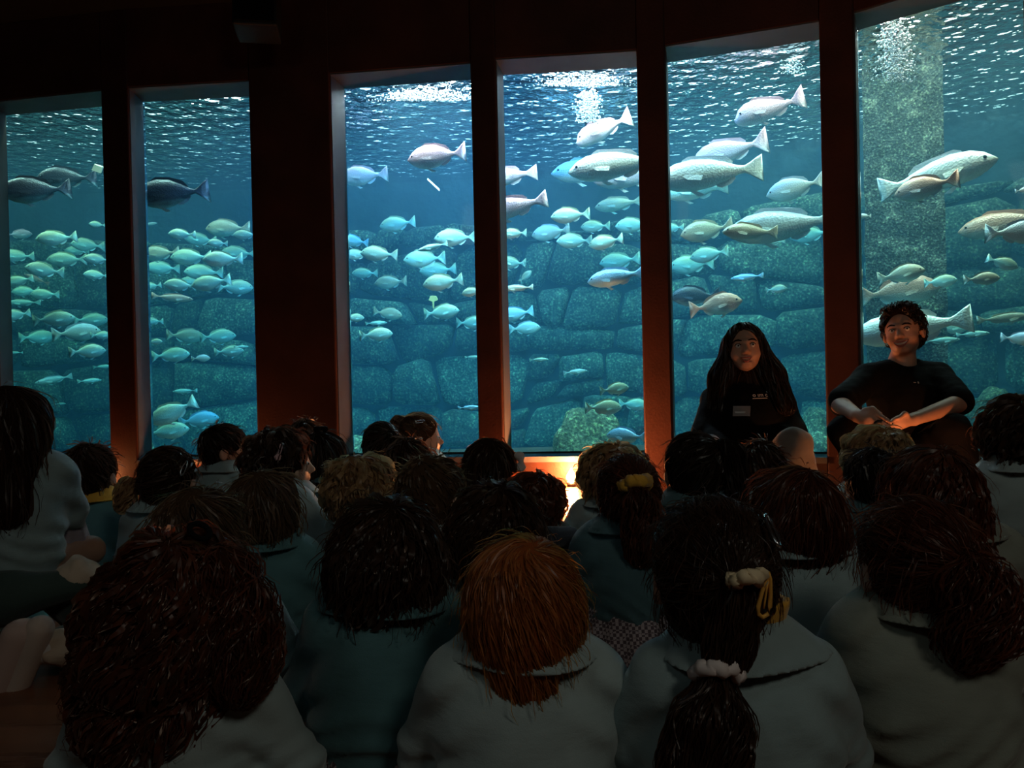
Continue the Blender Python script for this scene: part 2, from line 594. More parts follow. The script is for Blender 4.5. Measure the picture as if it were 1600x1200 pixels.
def surface_mat():
    m = bpy.data.materials.new('water_surface')
    m.use_nodes = True
    nt = m.node_tree
    nt.nodes.clear()
    out = N(nt, 'ShaderNodeOutputMaterial')
    tc = N(nt, 'ShaderNodeTexCoord')
    nz = N(nt, 'ShaderNodeTexNoise', i_Scale=8.0, i_Detail=2.0, i_Roughness=0.5)
    nt.links.new(tc.outputs['Object'], nz.inputs['Vector'])
    bp = N(nt, 'ShaderNodeBump', i_Strength=1.0, i_Distance=0.088)
    nt.links.new(nz.outputs['Fac'], bp.inputs['Height'])
    fr_ = N(nt, 'ShaderNodeFresnel', i_IOR=1.33)
    nt.links.new(bp.outputs[0], fr_.inputs['Normal'])
    tr = N(nt, 'ShaderNodeBsdfTransparent')
    gl = N(nt, 'ShaderNodeBsdfGlossy')
    gl.inputs['Roughness'].default_value = 0.05
    nt.links.new(bp.outputs[0], gl.inputs['Normal'])
    mx = N(nt, 'ShaderNodeMixShader')
    nt.links.new(fr_.outputs[0], mx.inputs[0]); nt.links.new(tr.outputs[0], mx.inputs[1]); nt.links.new(gl.outputs[0], mx.inputs[2])
    nt.links.new(mx.outputs[0], out.inputs[0])
    return m


bms = bmesh.new()
vs = [bms.verts.new((p[0], p[1], WATER_Z)) for p in wpoly]
bms.faces.new(vs)
bmesh.ops.triangulate(bms, faces=bms.faces)
bmesh.ops.recalc_face_normals(bms, faces=bms.faces)
for f in bms.faces:
    if f.normal.z < 0: f.normal_flip()
me = bpy.data.meshes.new('water_surface'); bms.to_mesh(me); bms.free()
so = link('water_surface', me, surface_mat())
tag(so, 'rippled water surface with white glints at the top of the tank', 'water', None, 'stuff')

# ---------------------------------------------------------------- things fixed in the tank
def blob_mesh(name, sub, r, amp, freq, seed, squash=(1, 1, 1)):
    bm = bmesh.new()
    bmesh.ops.create_icosphere(bm, subdivisions=sub, radius=1.0)
    for v in bm.verts:
        n = mnoise.noise(v.co * freq + Vector((seed, seed * 2, 0))) * amp + mnoise.noise(v.co * freq * 3 + Vector((0, seed, 5))) * amp * 0.35
        v.co = v.co * (1 + n)
        v.co = Vector((v.co.x * r[0], v.co.y * r[1], v.co.z * r[2]))
    me = bpy.data.meshes.new(name)
    bm.to_mesh(me); bm.free()
    me.polygons.foreach_set('use_smooth', np.ones(len(me.polygons), dtype=bool))
    return me


def boulder(u, v, z, r, seed, label):
    c = P(u, v, z)
    o = link('boulder', blob_mesh('boulder', 4, r, 0.35, 1.3, seed), M_BOULDER)
    o.location = (c[0], c[1], -0.62 + r[2] * 0.75)
    tag(o, label, 'boulder', 'boulders on the tank floor')
    return o


boulder(922, 690, 7.0, (0.42, 0.4, 0.60), 3.1, 'rounded pale olive boulder low in the window above the candle')
boulder(1548, 690, 6.85, (0.30, 0.28, 0.62), 8.3, 'green algae covered boulder low in the window behind the smiling man, right of him')
boulder(1283, 700, 7.2, (0.3, 0.34, 0.55), 5.5, 'rounded teal boulder low beside the right edge of the window behind the seated woman')
boulder(575, 735, 7.6, (0.42, 0.4, 0.5), 6.4, 'low dark boulder at the left foot of the window right of the wide pillar')

# square encrusted concrete post standing in the tank
pc_ = P(1417, 500, 6.35)
bm = bmesh.new()
nz_ = 60
hw = 0.285
ringsv = []
for k in range(nz_ + 1):
    zz = -0.62 + (WATER_Z + 0.5 + 0.62) * k / nz_
    ring = []
    for sx, sy in ((-1, -1), (-.33, -1), (.33, -1), (1, -1), (1, -.33), (1, .33), (1, 1), (.33, 1), (-.33, 1), (-1, 1), (-1, .33), (-1, -.33)):
        amp = 0.03 if zz < 2.2 else 0.008
        q = 1 + amp * mnoise.noise(Vector((sx * 2, sy * 2, zz * 6))) * 2
        ring.append(bm.verts.new((sx * hw * q, sy * hw * q, zz)))
    ringsv.append(ring)
for k in range(nz_):
    for j in range(12):
        bm.faces.new((ringsv[k][j], ringsv[k][(j + 1) % 12], ringsv[k + 1][(j + 1) % 12], ringsv[k + 1][j]))
bm.faces.new(ringsv[-1])
o = bm_obj('tank_post', bm, M_POST, None, False)
o.location = (pc_[0], pc_[1], 0)
o.rotation_euler = (0, 0, -0.5)
tag(o, 'square concrete post crusted with pale growth, standing in the tank behind the smiling man', 'post')

# flood lights hanging just above the water: a hood and its bright face
M_FLOOD = [emit('flood_cold', (0.80, 0.92, 1.0), 90.0), emit('flood_warm', (1.0, 0.95, 0.85), 45.0), emit('flood_dim', (0.75, 0.95, 1.0), 20.0)]
for k, (u, v, z, sx, sy, mk, lab) in enumerate((
        (668, 132, 6.35, 0.75, 0.5, 0, 'cold floodlight glaring above the water right of the wide pillar'),
        (908, 106, 6.15, 0.6, 0.5, 0, 'cold floodlight glaring above the water over the candle'),
        (1395, 30, 5.55, 0.40, 0.36, 1, 'warm floodlight above the water behind the smiling man'),
        (1225, 66, 6.1, 0.40, 0.34, 2, 'dim floodlight above the water behind the seated woman'),
        (325, 150, 7.1, 0.55, 0.40, 2, 'dim floodlight above the water in the second window from the left'))):
    c = P(u, v, z)
    root = empty('floodlight', (c[0], c[1], max(c[2], WATER_Z + 0.06)))
    tag(root, lab, 'lamp', 'floodlights over the tank')
    bm = bmesh.new(); box(bm, (0, 0, 0.06), (sx + .06, sy + .06, 0.1)); bm_obj('hood', bm, M_BLACK, root, False, 0.01)
    bm = bmesh.new(); box(bm, (0, -0.02, 0.0), (sx, sy, 0.03)); bm_obj('lamp_face', bm, M_FLOOD[mk], root)

# bubble plumes falling from the inlets, and bubble patches added as lamp glare
M_BUB = simple('bubble_white', (0.9, 0.95, 0.95), 0.2)


def plume(u, v0, v1, z, width, n, label, seed):
    r_ = random.Random(seed)
    V, F = [], []
    ico = bmesh.new(); bmesh.ops.create_icosphere(ico, subdivisions=1, radius=1.0)
    iv = [tuple(v.co) for v in ico.verts]; fi = [tuple(v.index for v in f.verts) for f in ico.faces]; ico.free()
    c0 = P(u, v0, z)
    for k in range(n):
        t = r_.random() ** 1.5
        p = P(u + r_.gauss(0, width) * (0.6 + 0.6 * t), v0 + (v1 - v0) * t, z + r_.gauss(0, 0.08))
        if p[2] > WATER_Z - 0.05: continue
        rad = r_.uniform(0.004, 0.016) * (1 - 0.5 * t)
        b = len(V)
        V += [(p[0] - c0[0] + x * rad, p[1] - c0[1] + y * rad, p[2] - c0[2] + zz * rad) for x, y, zz in iv]
        F += [tuple(i + b for i in f) for f in fi]
    o = link('bubble_plume', mesh_np('bubble_plume', V, F), M_BUB)
    o.location = c0
    tag(o, label, 'bubbles', None, 'stuff')


plume(920, 100, 192, 6.4, 8, 2200, 'bright white bubble plume under the surface in the window above the candle', 1)
plume(1236, 62, 116, 5.9, 9, 700, 'pale bubble plume under the surface in the window behind the seated woman', 2)
plume(1398, 26, 128, 5.3, 15, 1300, 'warm white bubble plume under the surface in the window behind the smiling man', 3)
plume(668, 116, 158, 6.3, 34, 4200, 'lamp glare built as added white bubbles in the window right of the wide pillar', 4)  # bubbles added to give the white glare around the lamp
plume(905, 96, 135, 6.1, 34, 3400, 'lamp glare built as added white bubbles in the window above the candle', 5)  # again an added bubble patch in place of the lamp's glare

# ---------------------------------------------------------------- fish
PROF = {
    'bream': [(0, .0, .0, .002), (.03, .042, -.035, .024), (.10, .12, -.10, .055), (.2, .18, -.16, .08), (.34, .21, -.20, .09), (.5, .19, -.18, .075), (.64, .12, -.115, .048), (.75, .045, -.045, .024), (.81, .028, -.028, .013), (.86, .06, -.06, .008), (.93, .125, -.125, .005), (1.0, .175, -.175, .003)],
    'corvina': [(0, .0, -.01, .002), (.03, .03, -.045, .024), (.10, .09, -.09, .055), (.2, .135, -.13, .075), (.36, .155, -.15, .08), (.52, .135, -.13, .068), (.66, .09, -.09, .045), (.77, .045, -.045, .024), (.83, .036, -.036, .014), (.88, .06, -.06, .008), (.94, .10, -.10, .005), (1.0, .135, -.135, .003)],
    'dentex': [(0, -.04, -.05, .004), (.025, .03, -.09, .028), (.08, .115, -.125, .06), (.18, .175, -.15, .082), (.33, .19, -.165, .09), (.5, .155, -.145, .072), (.64, .095, -.095, .045), (.75, .045, -.045, .024), (.81, .032, -.032, .013), (.86, .065, -.065, .008), (.93, .14, -.13, .005), (1.0, .20, -.18, .003)],
    'slim': [(0, .0, .0, .002), (.03, .022, -.022, .016), (.10, .055, -.05, .036), (.22, .085, -.085, .052), (.38, .10, -.10, .058), (.54, .085, -.09, .048), (.68, .052, -.055, .03), (.78, .025, -.025, .016), (.83, .018, -.018, .010), (.88, .04, -.04, .006), (.94, .075, -.075, .004), (1.0, .10, -.10, .003)],
}
FORK = {'bream': .085, 'corvina': .03, 'dentex': .07, 'slim': .06}


def fish_mesh(kind, bend):
    pr = PROF[kind]; fork = FORK[kind]
    n = 14
    V, F = [], []
    for i, (x, up_, lo_, w_) in enumerate(pr):
        tail = max(0.0, (x - .81) / .19)
        for k in range(n):
            a = 2 * math.pi * k / n
            s, c = math.sin(a), math.cos(a)
            z = s * up_ if s > 0 else -s * lo_
            xx = x - (1 - abs(s) ** 1.3) * fork * tail * 1.0
            y = c * w_ + bend * math.sin((x - 0.1) * 3.0) * x
            V.append((0.5 - xx, y, z))
    for i in range(len(pr) - 1):
        for k in range(n):
            F.append((i * n + k, i * n + (k + 1) % n, (i + 1) * n + (k + 1) % n, (i + 1) * n + k))
    F.append(tuple(range(n - 1, -1, -1)))
    b = (len(pr) - 1) * n
    F.append(tuple(range(b, b + n)))
    return mesh_np('fish_body', V, F)


def prof_at(kind, x, idx):
    pr = PROF[kind]
    return float(np.interp(x, [p[0] for p in pr], [p[idx] for p in pr]))


def plate(name, pts, th, bend):
    """thin fin from an outline in x/z given as fractions along the body"""
    V, F = [], []
    n = len(pts)
    for s in (-1, 1):
        for (x, z) in pts:
            V.append((0.5 - x, s * th + bend * math.sin((x - 0.1) * 3.0) * x, z))
    F.append(tuple(range(n))); F.append(tuple(range(2 * n - 1, n - 1, -1)))
    for k in range(n):
        F.append((k, (k + 1) % n, n + (k + 1) % n, n + k))
    return mesh_np(name, V, F, False)


def fish_fins(kind, bend):
    top = lambda x: prof_at(kind, x, 1); low = lambda x: prof_at(kind, x, 2)
    h = .045 if kind != 'slim' else .03
    xs = np.linspace(.26, .72, 9)
    d = [(x, top(x) - .012) for x in xs] + [(x + .01, top(x) + h * (1 - .35 * math.sin((x - .26) * 9)) * (0.35 if k in (0, 8) else 1)) for k, x in reversed(list(enumerate(xs)))]
    xs2 = np.linspace(.56, .73, 5)
    a = [(x, low(x) + .012) for x in xs2] + [(x + .015, low(x) - h * (0.3 if k in (0, 4) else .9)) for k, x in reversed(list(enumerate(xs2)))]
    xs3 = [(.30, low(.30) + .02), (.36, low(.36) + .015), (.46, low(.42) - .05), (.40, low(.38) - .055)]
    dm = plate('dorsal_fin', d, .004, bend); am = plate('anal_fin', a, .004, bend); vm = plate('pelvic_fin', xs3, .006, bend)
    pm = []
    for s in (1, -1):
        w_ = prof_at(kind, .27, 3)
        V = []
        for (x, z, o) in ((.26, -.01, 0), (.33, .0, .010), (.44, -.03, .03), (.42, -.075, .035), (.30, -.05, .012)):
            V.append((0.5 - x, s * (w_ * .98 + o) + bend * math.sin((x - .1) * 3) * x, z))
            V.append((0.5 - x, s * (w_ * .98 + o - .006) + bend * math.sin((x - .1) * 3) * x, z))
        F = [(0, 2, 4, 6, 8), (9, 7, 5, 3, 1)] + [(2 * k, 2 * ((k + 1) % 5), 2 * ((k + 1) % 5) + 1, 2 * k + 1) for k in range(5)]
        pm.append(mesh_np('pectoral_fin', V, F, False))
    em = []
    for s in (1, -1):
        bm = bmesh.new()
        bmesh.ops.create_uvsphere(bm, u_segments=8, v_segments=6, radius=.016)
        w_ = prof_at(kind, .095, 3)
        bmesh.ops.translate(bm, vec=(0.5 - .095, s * (w_ * .88), prof_at(kind, .095, 1) * .35), verts=bm.verts)
        me = bpy.data.meshes.new('eye'); bm.to_mesh(me); bm.free(); em.append(me)
    return dm, am, vm, pm, em


def fish_mat(name, back, mid, belly, rough=0.38, spots=0.0):
    m, nt, b = newmat(name)
    tc = N(nt, 'ShaderNodeTexCoord')
    sp = N(nt, 'ShaderNodeSeparateXYZ')
    nt.links.new(tc.outputs['Object'], sp.inputs[0])
    nz = N(nt, 'ShaderNodeTexNoise', i_Scale=9.0, i_Detail=3.0)
    mp = N(nt, 'ShaderNodeMapping'); mp.inputs['Scale'].default_value = (0.6, 1, 3)
    nt.links.new(tc.outputs['Object'], mp.inputs[0]); nt.links.new(mp.outputs[0], nz.inputs['Vector'])
    ad = N(nt, 'ShaderNodeMath', operation='MULTIPLY_ADD')
    ad.inputs[1].default_value = 0.10 + spots
    nt.links.new(nz.outputs['Fac'], ad.inputs[0]); nt.links.new(sp.outputs['Z'], ad.inputs[2])
    mr = N(nt, 'ShaderNodeMapRange', i_From_Min=-0.12, i_From_Max=0.26)
    nt.links.new(ad.outputs[0], mr.inputs[0])
    r = ramp(nt, [(0.05, belly), (0.42, mid), (0.75, back)])
    nt.links.new(mr.outputs[0], r.inputs[0])
    oi = N(nt, 'ShaderNodeObjectInfo')
    hsv = N(nt, 'ShaderNodeHueSaturation')
    m2 = N(nt, 'ShaderNodeMapRange', i_To_Min=0.75, i_To_Max=1.15)
    nt.links.new(oi.outputs['Random'], m2.inputs[0]); nt.links.new(m2.outputs[0], hsv.inputs['Value'])
    nt.links.new(r.outputs[0], hsv.inputs['Color'])
    nt.links.new(hsv.outputs[0], b.inputs['Base Color'])
    b.inputs['Roughness'].default_value = rough
    b.inputs['Specular IOR Level'].default_value = 0.7
    b.inputs['Metallic'].default_value = 0.15
    # scale rows
    vo = N(nt, 'ShaderNodeTexVoronoi', i_Scale=55.0)
    nt.links.new(tc.outputs['Object'], vo.inputs['Vector'])
    bp = N(nt, 'ShaderNodeBump', i_Strength=0.25, i_Distance=0.01)
    nt.links.new(vo.outputs['Distance'], bp.inputs['Height']); nt.links.new(bp.outputs[0], b.inputs['Normal'])
    return m


FM = {
    'silver': fish_mat('silver_fish', (0.46, 0.50, 0.30), (0.46, 0.76, 0.68), (0.78, 0.97, 0.93)),
    'pink': fish_mat('pink_fish', (0.78, 0.40, 0.42), (0.88, 0.58, 0.60), (0.92, 0.86, 0.82)),
    'pale': fish_mat('pale_fish', (0.60, 0.60, 0.62), (0.82, 0.76, 0.62), (0.86, 0.95, 0.88)),
    'olive': fish_mat('olive_fish', (0.42, 0.33, 0.20), (0.62, 0.52, 0.34), (0.74, 0.92, 0.80)),
    'brown': fish_mat('brown_fish', (0.62, 0.28, 0.17), (0.68, 0.38, 0.25), (0.82, 0.92, 0.82)),
    'dark': fish_mat('dark_fish', (0.02, 0.02, 0.035), (0.06, 0.07, 0.10), (0.45, 0.62, 0.62), 0.38, 0.10),
    'cream': fish_mat('cream_fish', (0.95, 0.88, 0.72), (0.98, 0.92, 0.78), (0.98, 0.96, 0.88)),
    'blue': fish_mat('blue_fish', (0.35, 0.55, 0.80), (0.45, 0.72, 0.88), (0.80, 0.97, 0.98)),
    'red': fish_mat('red_fish', (0.62, 0.22, 0.14), (0.62, 0.30, 0.20), (0.75, 0.60, 0.45)),
}
M_EYE = simple('fish_eye', (0.02, 0.02, 0.02), 0.15)
WORD = {'silver': 'silvery teal', 'pink': 'pinkish', 'pale': 'pale silver', 'olive': 'olive backed', 'brown': 'brown backed', 'dark': 'dark backed', 'cream': 'cream coloured', 'blue': 'bright blue', 'red': 'reddish'}
FCACHE = {}


def fish_parts(kind, b):
    if (kind, b) not in FCACHE:
        FCACHE[(kind, b)] = (fish_mesh(kind, b), fish_fins(kind, b))
    return FCACHE[(kind, b)]


# window, u, v, length px, facing, tilt (deg, nose up), shape, colour
L_, R_ = -1, 1
FISH = [
 (1, 55, 298, 100, L_, -8, 'bream', 'dark'), (1, 104, 279, 84, L_, -4, 'bream', 'dark'), (1, 30, 366, 36, R_, 5, 'bream', 'pink'), (1, 88, 372, 58, L_, -8, 'bream', 'silver'),
 (1, 137, 383, 48, L_, 0, 'bream', 'silver'), (1, 152, 351, 24, L_, 0, 'bream', 'silver'), (1, 27, 400, 46, L_, -2, 'bream', 'silver'), (1, 104, 406, 56, L_, -2, 'bream', 'silver'),
 (1, 152, 405, 40, L_, 0, 'bream', 'silver'), (1, 70, 422, 54, L_, 4, 'bream', 'silver'), (1, 57, 436, 36, L_, 22, 'slim', 'red'), (1, 30, 439, 40, L_, -12, 'bream', 'silver'),
 (1, 36, 473, 48, L_, 0, 'slim', 'silver'), (1, 24, 492, 42, L_, -10, 'bream', 'silver'), (1, 85, 499, 58, R_, 3, 'bream', 'silver'), (1, 142, 500, 50, R_, 0, 'bream', 'silver'),
 (1, 120, 520, 68, R_, 4, 'bream', 'pale'), (1, 59, 527, 50, R_, 2, 'bream', 'silver'), (1, 137, 549, 52, R_, 2, 'bream', 'silver'), (1, 158, 524, 30, R_, 0, 'bream', 'silver'),
 (1, 161, 573, 28, R_, 2, 'slim', 'silver'), (1, 84, 593, 52, L_, -10, 'slim', 'pale'), (1, 140, 595, 34, R_, 2, 'slim', 'silver'), (1, 94, 631, 16, R_, 0, 'slim', 'silver'), (1, 24, 551, 20, L_, 0, 'slim', 'silver'),
 (1, 70, 460, 40, L_, 0, 'bream', 'silver'), (1, 150, 430, 36, L_, 2, 'bream', 'silver'), (1, 120, 392, 34, L_, 0, 'bream', 'silver'), (1, 40, 455, 38, L_, -5, 'bream', 'silver'),
 (2, 268, 303, 112, L_, -6, 'bream', 'dark'), (2, 356, 357, 66, L_, 0, 'bream', 'olive'), (2, 284, 366, 40, L_, 0, 'bream', 'silver'), (2, 313, 374, 48, L_, 2, 'bream', 'silver'), (2, 234, 350, 22, R_, 10, 'slim', 'pale'),
 (2, 384, 367, 38, L_, 0, 'bream', 'silver'), (2, 250, 396, 56, L_, -4, 'bream', 'olive'), (2, 298, 402, 60, L_, 0, 'bream', 'silver'), (2, 348, 405, 60, L_, -3, 'bream', 'silver'), (2, 372, 396, 54, L_, 0, 'bream', 'silver'),
 (2, 254, 419, 50, L_, 0, 'bream', 'silver'), (2, 318, 426, 58, L_, 0, 'bream', 'silver'), (2, 281, 446, 48, L_, 3, 'bream', 'silver'), (2, 330, 442, 60, L_, -10, 'bream', 'silver'), (2, 368, 449, 54, R_, 0, 'bream', 'silver'),
 (2, 270, 465, 60, R_, -5, 'slim', 'brown'), (2, 236, 447, 30, L_, -8, 'bream', 'silver'), (2, 239, 502, 30, L_, 0, 'bream', 'silver'), (2, 290, 525, 56, R_, -5, 'bream', 'olive'), (2, 341, 526, 54, R_, 2, 'bream', 'silver'),
 (2, 242, 534, 22, R_, 0, 'bream', 'silver'), (2, 267, 555, 56, R_, 2, 'bream', 'silver'), (2, 314, 560, 28, R_, 0, 'bream', 'pale'), (2, 358, 549, 44, R_, 2, 'bream', 'silver'), (2, 377, 542, 22, R_, 0, 'slim', 'silver'),
 (2, 289, 611, 36, L_, 0, 'slim', 'silver'), (2, 270, 644, 76, L_, -24, 'bream', 'silver'), (2, 311, 656, 60, R_, 4, 'bream', 'blue'), (2, 262, 674, 64, R_, 4, 'bream', 'silver'), (2, 340, 380, 30, L_, 0, 'bream', 'silver'), (2, 300, 440, 36, L_, 0, 'bream', 'silver'),
 (3, 682, 244, 92, L_, -4, 'bream', 'pink'), (3, 568, 275, 76, L_, -4, 'bream', 'pink'), (3, 621, 350, 56, L_, -4, 'bream', 'silver'), (3, 711, 372, 66, L_, -2, 'bream', 'silver'), (3, 676, 386, 48, L_, -12, 'slim', 'silver'),
 (3, 553, 377, 44, L_, 6, 'bream', 'blue'), (3, 592, 397, 58, L_, 4, 'bream', 'silver'), (3, 663, 405, 66, L_, -3, 'bream', 'silver'), (3, 684, 422, 58, L_, -3, 'bream', 'silver'), (3, 692, 441, 64, L_, -8, 'bream', 'silver'),
 (3, 570, 427, 40, L_, 0, 'bream', 'silver'), (3, 610, 441, 50, L_, -2, 'bream', 'olive'), (3, 738, 456, 34, L_, -8, 'bream', 'silver'), (3, 690, 488, 56, R_, 2, 'bream', 'silver'), (3, 738, 505, 50, R_, -4, 'bream', 'silver'), (3, 553, 497, 32, R_, 0, 'bream', 'silver'),
 (3, 606, 490, 46, R_, -12, 'bream', 'olive'), (3, 588, 505, 34, R_, 0, 'slim', 'silver'), (3, 588, 523, 52, R_, 2, 'bream', 'silver'), (3, 738, 558, 24, R_, 0, 'slim', 'silver'), (3, 733, 637, 36, R_, 0, 'slim', 'blue'), (3, 558, 398, 40, L_, 0, 'bream', 'silver'),
 (4, 943, 203, 92, L_, -18, 'dentex', 'pink'), (4, 962, 258, 150, L_, -4, 'corvina', 'pale'), (4, 920, 267, 118, L_, -2, 'corvina', 'blue'), (4, 985, 275, 118, L_, -4, 'corvina', 'pink'), (4, 790, 277, 100, L_, -4, 'corvina', 'pink'), (4, 800, 323, 112, L_, -10, 'corvina', 'pink'),
 (4, 966, 319, 74, L_, -4, 'corvina', 'olive'), (4, 891, 337, 62, L_, -2, 'bream', 'silver'), (4, 860, 363, 60, L_, -5, 'bream', 'pale'), (4, 897, 377, 56, L_, 0, 'bream', 'silver'), (4, 930, 354, 46, L_, 0, 'bream', 'silver'), (4, 946, 378, 54, L_, -6, 'bream', 'silver'),
 (4, 990, 352, 58, L_, -3, 'bream', 'silver'), (4, 803, 365, 40, L_, 0, 'bream', 'silver'), (4, 968, 408, 64, L_, -4, 'bream', 'silver'), (4, 962, 433, 90, L_, -4, 'corvina', 'blue'), (4, 800, 411, 46, L_, 0, 'bream', 'silver'), (4, 821, 432, 26, R_, 40, 'bream', 'olive'),
 (4, 808, 450, 50, L_, 0, 'slim', 'pale'), (4, 806, 491, 56, L_, -8, 'bream', 'blue'), (4, 820, 513, 50, R_, 0, 'bream', 'pale'), (4, 842, 562, 30, R_, 0, 'slim', 'silver'), (4, 899, 581, 38, R_, 3, 'slim', 'pale'), (4, 960, 608, 46, R_, 5, 'bream', 'silver'),
 (4, 943, 637, 58, R_, -2, 'bream', 'silver'), (4, 990, 632, 46, R_, -6, 'bream', 'silver'), (4, 978, 682, 62, L_, 3, 'bream', 'blue'),
 (5, 1202, 169, 108, L_, -12, 'dentex', 'pink'), (5, 1140, 238, 116, L_, -8, 'dentex', 'pink'), (5, 1106, 273, 164, L_, -2, 'corvina', 'pale'), (5, 1086, 297, 100, L_, -3, 'corvina', 'silver'), (5, 1242, 294, 88, L_, -8, 'bream', 'pale'), (5, 1104, 360, 82, L_, -8, 'bream', 'olive'),
 (5, 1222, 352, 170, L_, -3, 'corvina', 'pale'), (5, 1172, 362, 84, L_, 3, 'corvina', 'olive'), (5, 1266, 366, 62, L_, -2, 'bream', 'silver'), (5, 1050, 356, 36, L_, 2, 'bream', 'silver'), (5, 1207, 379, 38, L_, 0, 'slim', 'silver'), (5, 1108, 398, 60, L_, -6, 'bream', 'silver'),
 (5, 1080, 414, 68, L_, -4, 'bream', 'silver'), (5, 1167, 433, 50, L_, 0, 'slim', 'blue'), (5, 1086, 463, 76, L_, 0, 'bream', 'dark'), (5, 1118, 477, 82, R_, 5, 'bream', 'brown'), (5, 1213, 452, 32, R_, 0, 'bream', 'silver'), (5, 1046, 300, 60, L_, -6, 'bream', 'silver'),
 (6, 1462, 273, 166, R_, 6, 'corvina', 'pale'), (6, 1447, 293, 92, L_, -6, 'bream', 'brown'), (6, 1572, 350, 132, L_, -2, 'corvina', 'brown'), (6, 1592, 364, 92, R_, -4, 'bream', 'pale'), (6, 1600, 297, 24, R_, 0, 'bream', 'pale'), (6, 1405, 456, 116, R_, 3, 'bream', 'brown'),
 (6, 1408, 429, 68, R_, 5, 'bream', 'olive'), (6, 1470, 440, 46, R_, 0, 'bream', 'silver'), (6, 1534, 436, 50, R_, -2, 'bream', 'olive'), (6, 1566, 411, 46, R_, -25, 'bream', 'silver'), (6, 1570, 497, 74, R_, 2, 'slim', 'olive'), (6, 1592, 529, 50, R_, -8, 'bream', 'pale'),
 (6, 1422, 512, 172, L_, -6, 'corvina', 'cream'), (6, 1485, 513, 50, R_, 0, 'bream', 'silver'), (6, 1520, 522, 46, R_, 0, 'slim', 'silver'), (6, 1472, 532, 50, R_, 0, 'slim', 'silver'), (6, 1350, 338, 20, L_, 0, 'bream', 'pale'),
]
WNAME = {1: 'leftmost window', 2: 'second window from left', 3: 'window right of wide pillar', 4: 'window above candle', 5: 'window behind seated woman', 6: 'window behind smiling man'}
ORD = ['', 'second ', 'third ', 'fourth ', 'fifth ', 'sixth ', 'seventh ', 'eighth ', 'ninth ', 'tenth ', 'eleventh ', 'twelfth ']
groups = {}
for i, f in enumerate(FISH):
    size = 'large' if f[3] >= 95 else ('midsize' if f[3] >= 62 else 'small')
    groups.setdefault((f[0], f[4], f[7], size), []).append(i)
FLABEL = {}
for (wn, d, colr, size), ids in groups.items():
    ids.sort(key=lambda i: FISH[i][2])
    n = len(ids)
    base = '%s %s fish facing %s' % (size, WORD[colr], 'left' if d < 0 else 'right')
    for k, i in enumerate(ids):
        if n == 1:
            s = '%s in %s' % (base, WNAME[wn])
        else:
            rank = (ORD[k] + 'highest') if k < (n + 1) // 2 else (ORD[n - 1 - k] + 'lowest')
            s = '%s, %s such in %s' % (base, rank, WNAME[wn])
        FLABEL[i] = s

DZ = {(943, 637): 0.55, (960, 608): 0.6, (978, 682): 0.5, (920, 267): 1.7, (985, 275): 1.35, (962, 258): 0.6, (1106, 273): 0.7, (1086, 297): 1.3, (1140, 238): 1.2, (1172, 362): 0.5, (1222, 352): 0.85, (1118, 477): 0.7, (1086, 463): 1.2, (1447, 293): 0.5, (1462, 273): 0.8, (1572, 350): 1.1, (1592, 364): 0.6, (1422, 512): 0.6, (55, 298): 0.35, (104, 279): 0.75, (268, 303): 0.35, (270, 644): 0.8, (262, 674): 1.4}
placed = []
fr_rng = random.Random(5)


def z_glass(u, v):
    d = FWD + RIGHT * ((u - 800) / FPX) - UPV * ((v - 600) / FPX)
    best = 99
    for g0, g1 in [(o_[1], o_[2]) for o_ in win_objs]:
        n = nrm(g0, g1)
        den = float(np.dot(d[:2], n))
        if abs(den) < 1e-6: continue
        t = float(np.dot(np.array(g0), n)) / den
        p = d[:2] * t
        s = np.dot(p - np.array(g0), np.array(g1) - np.array(g0)) / np.dot(np.array(g1) - np.array(g0), np.array(g1) - np.array(g0))
        if -0.6 < s < 1.6 and t > 1: best = min(best, t) if abs(s - .5) < .9 else best
    return best if best < 90 else 5.0


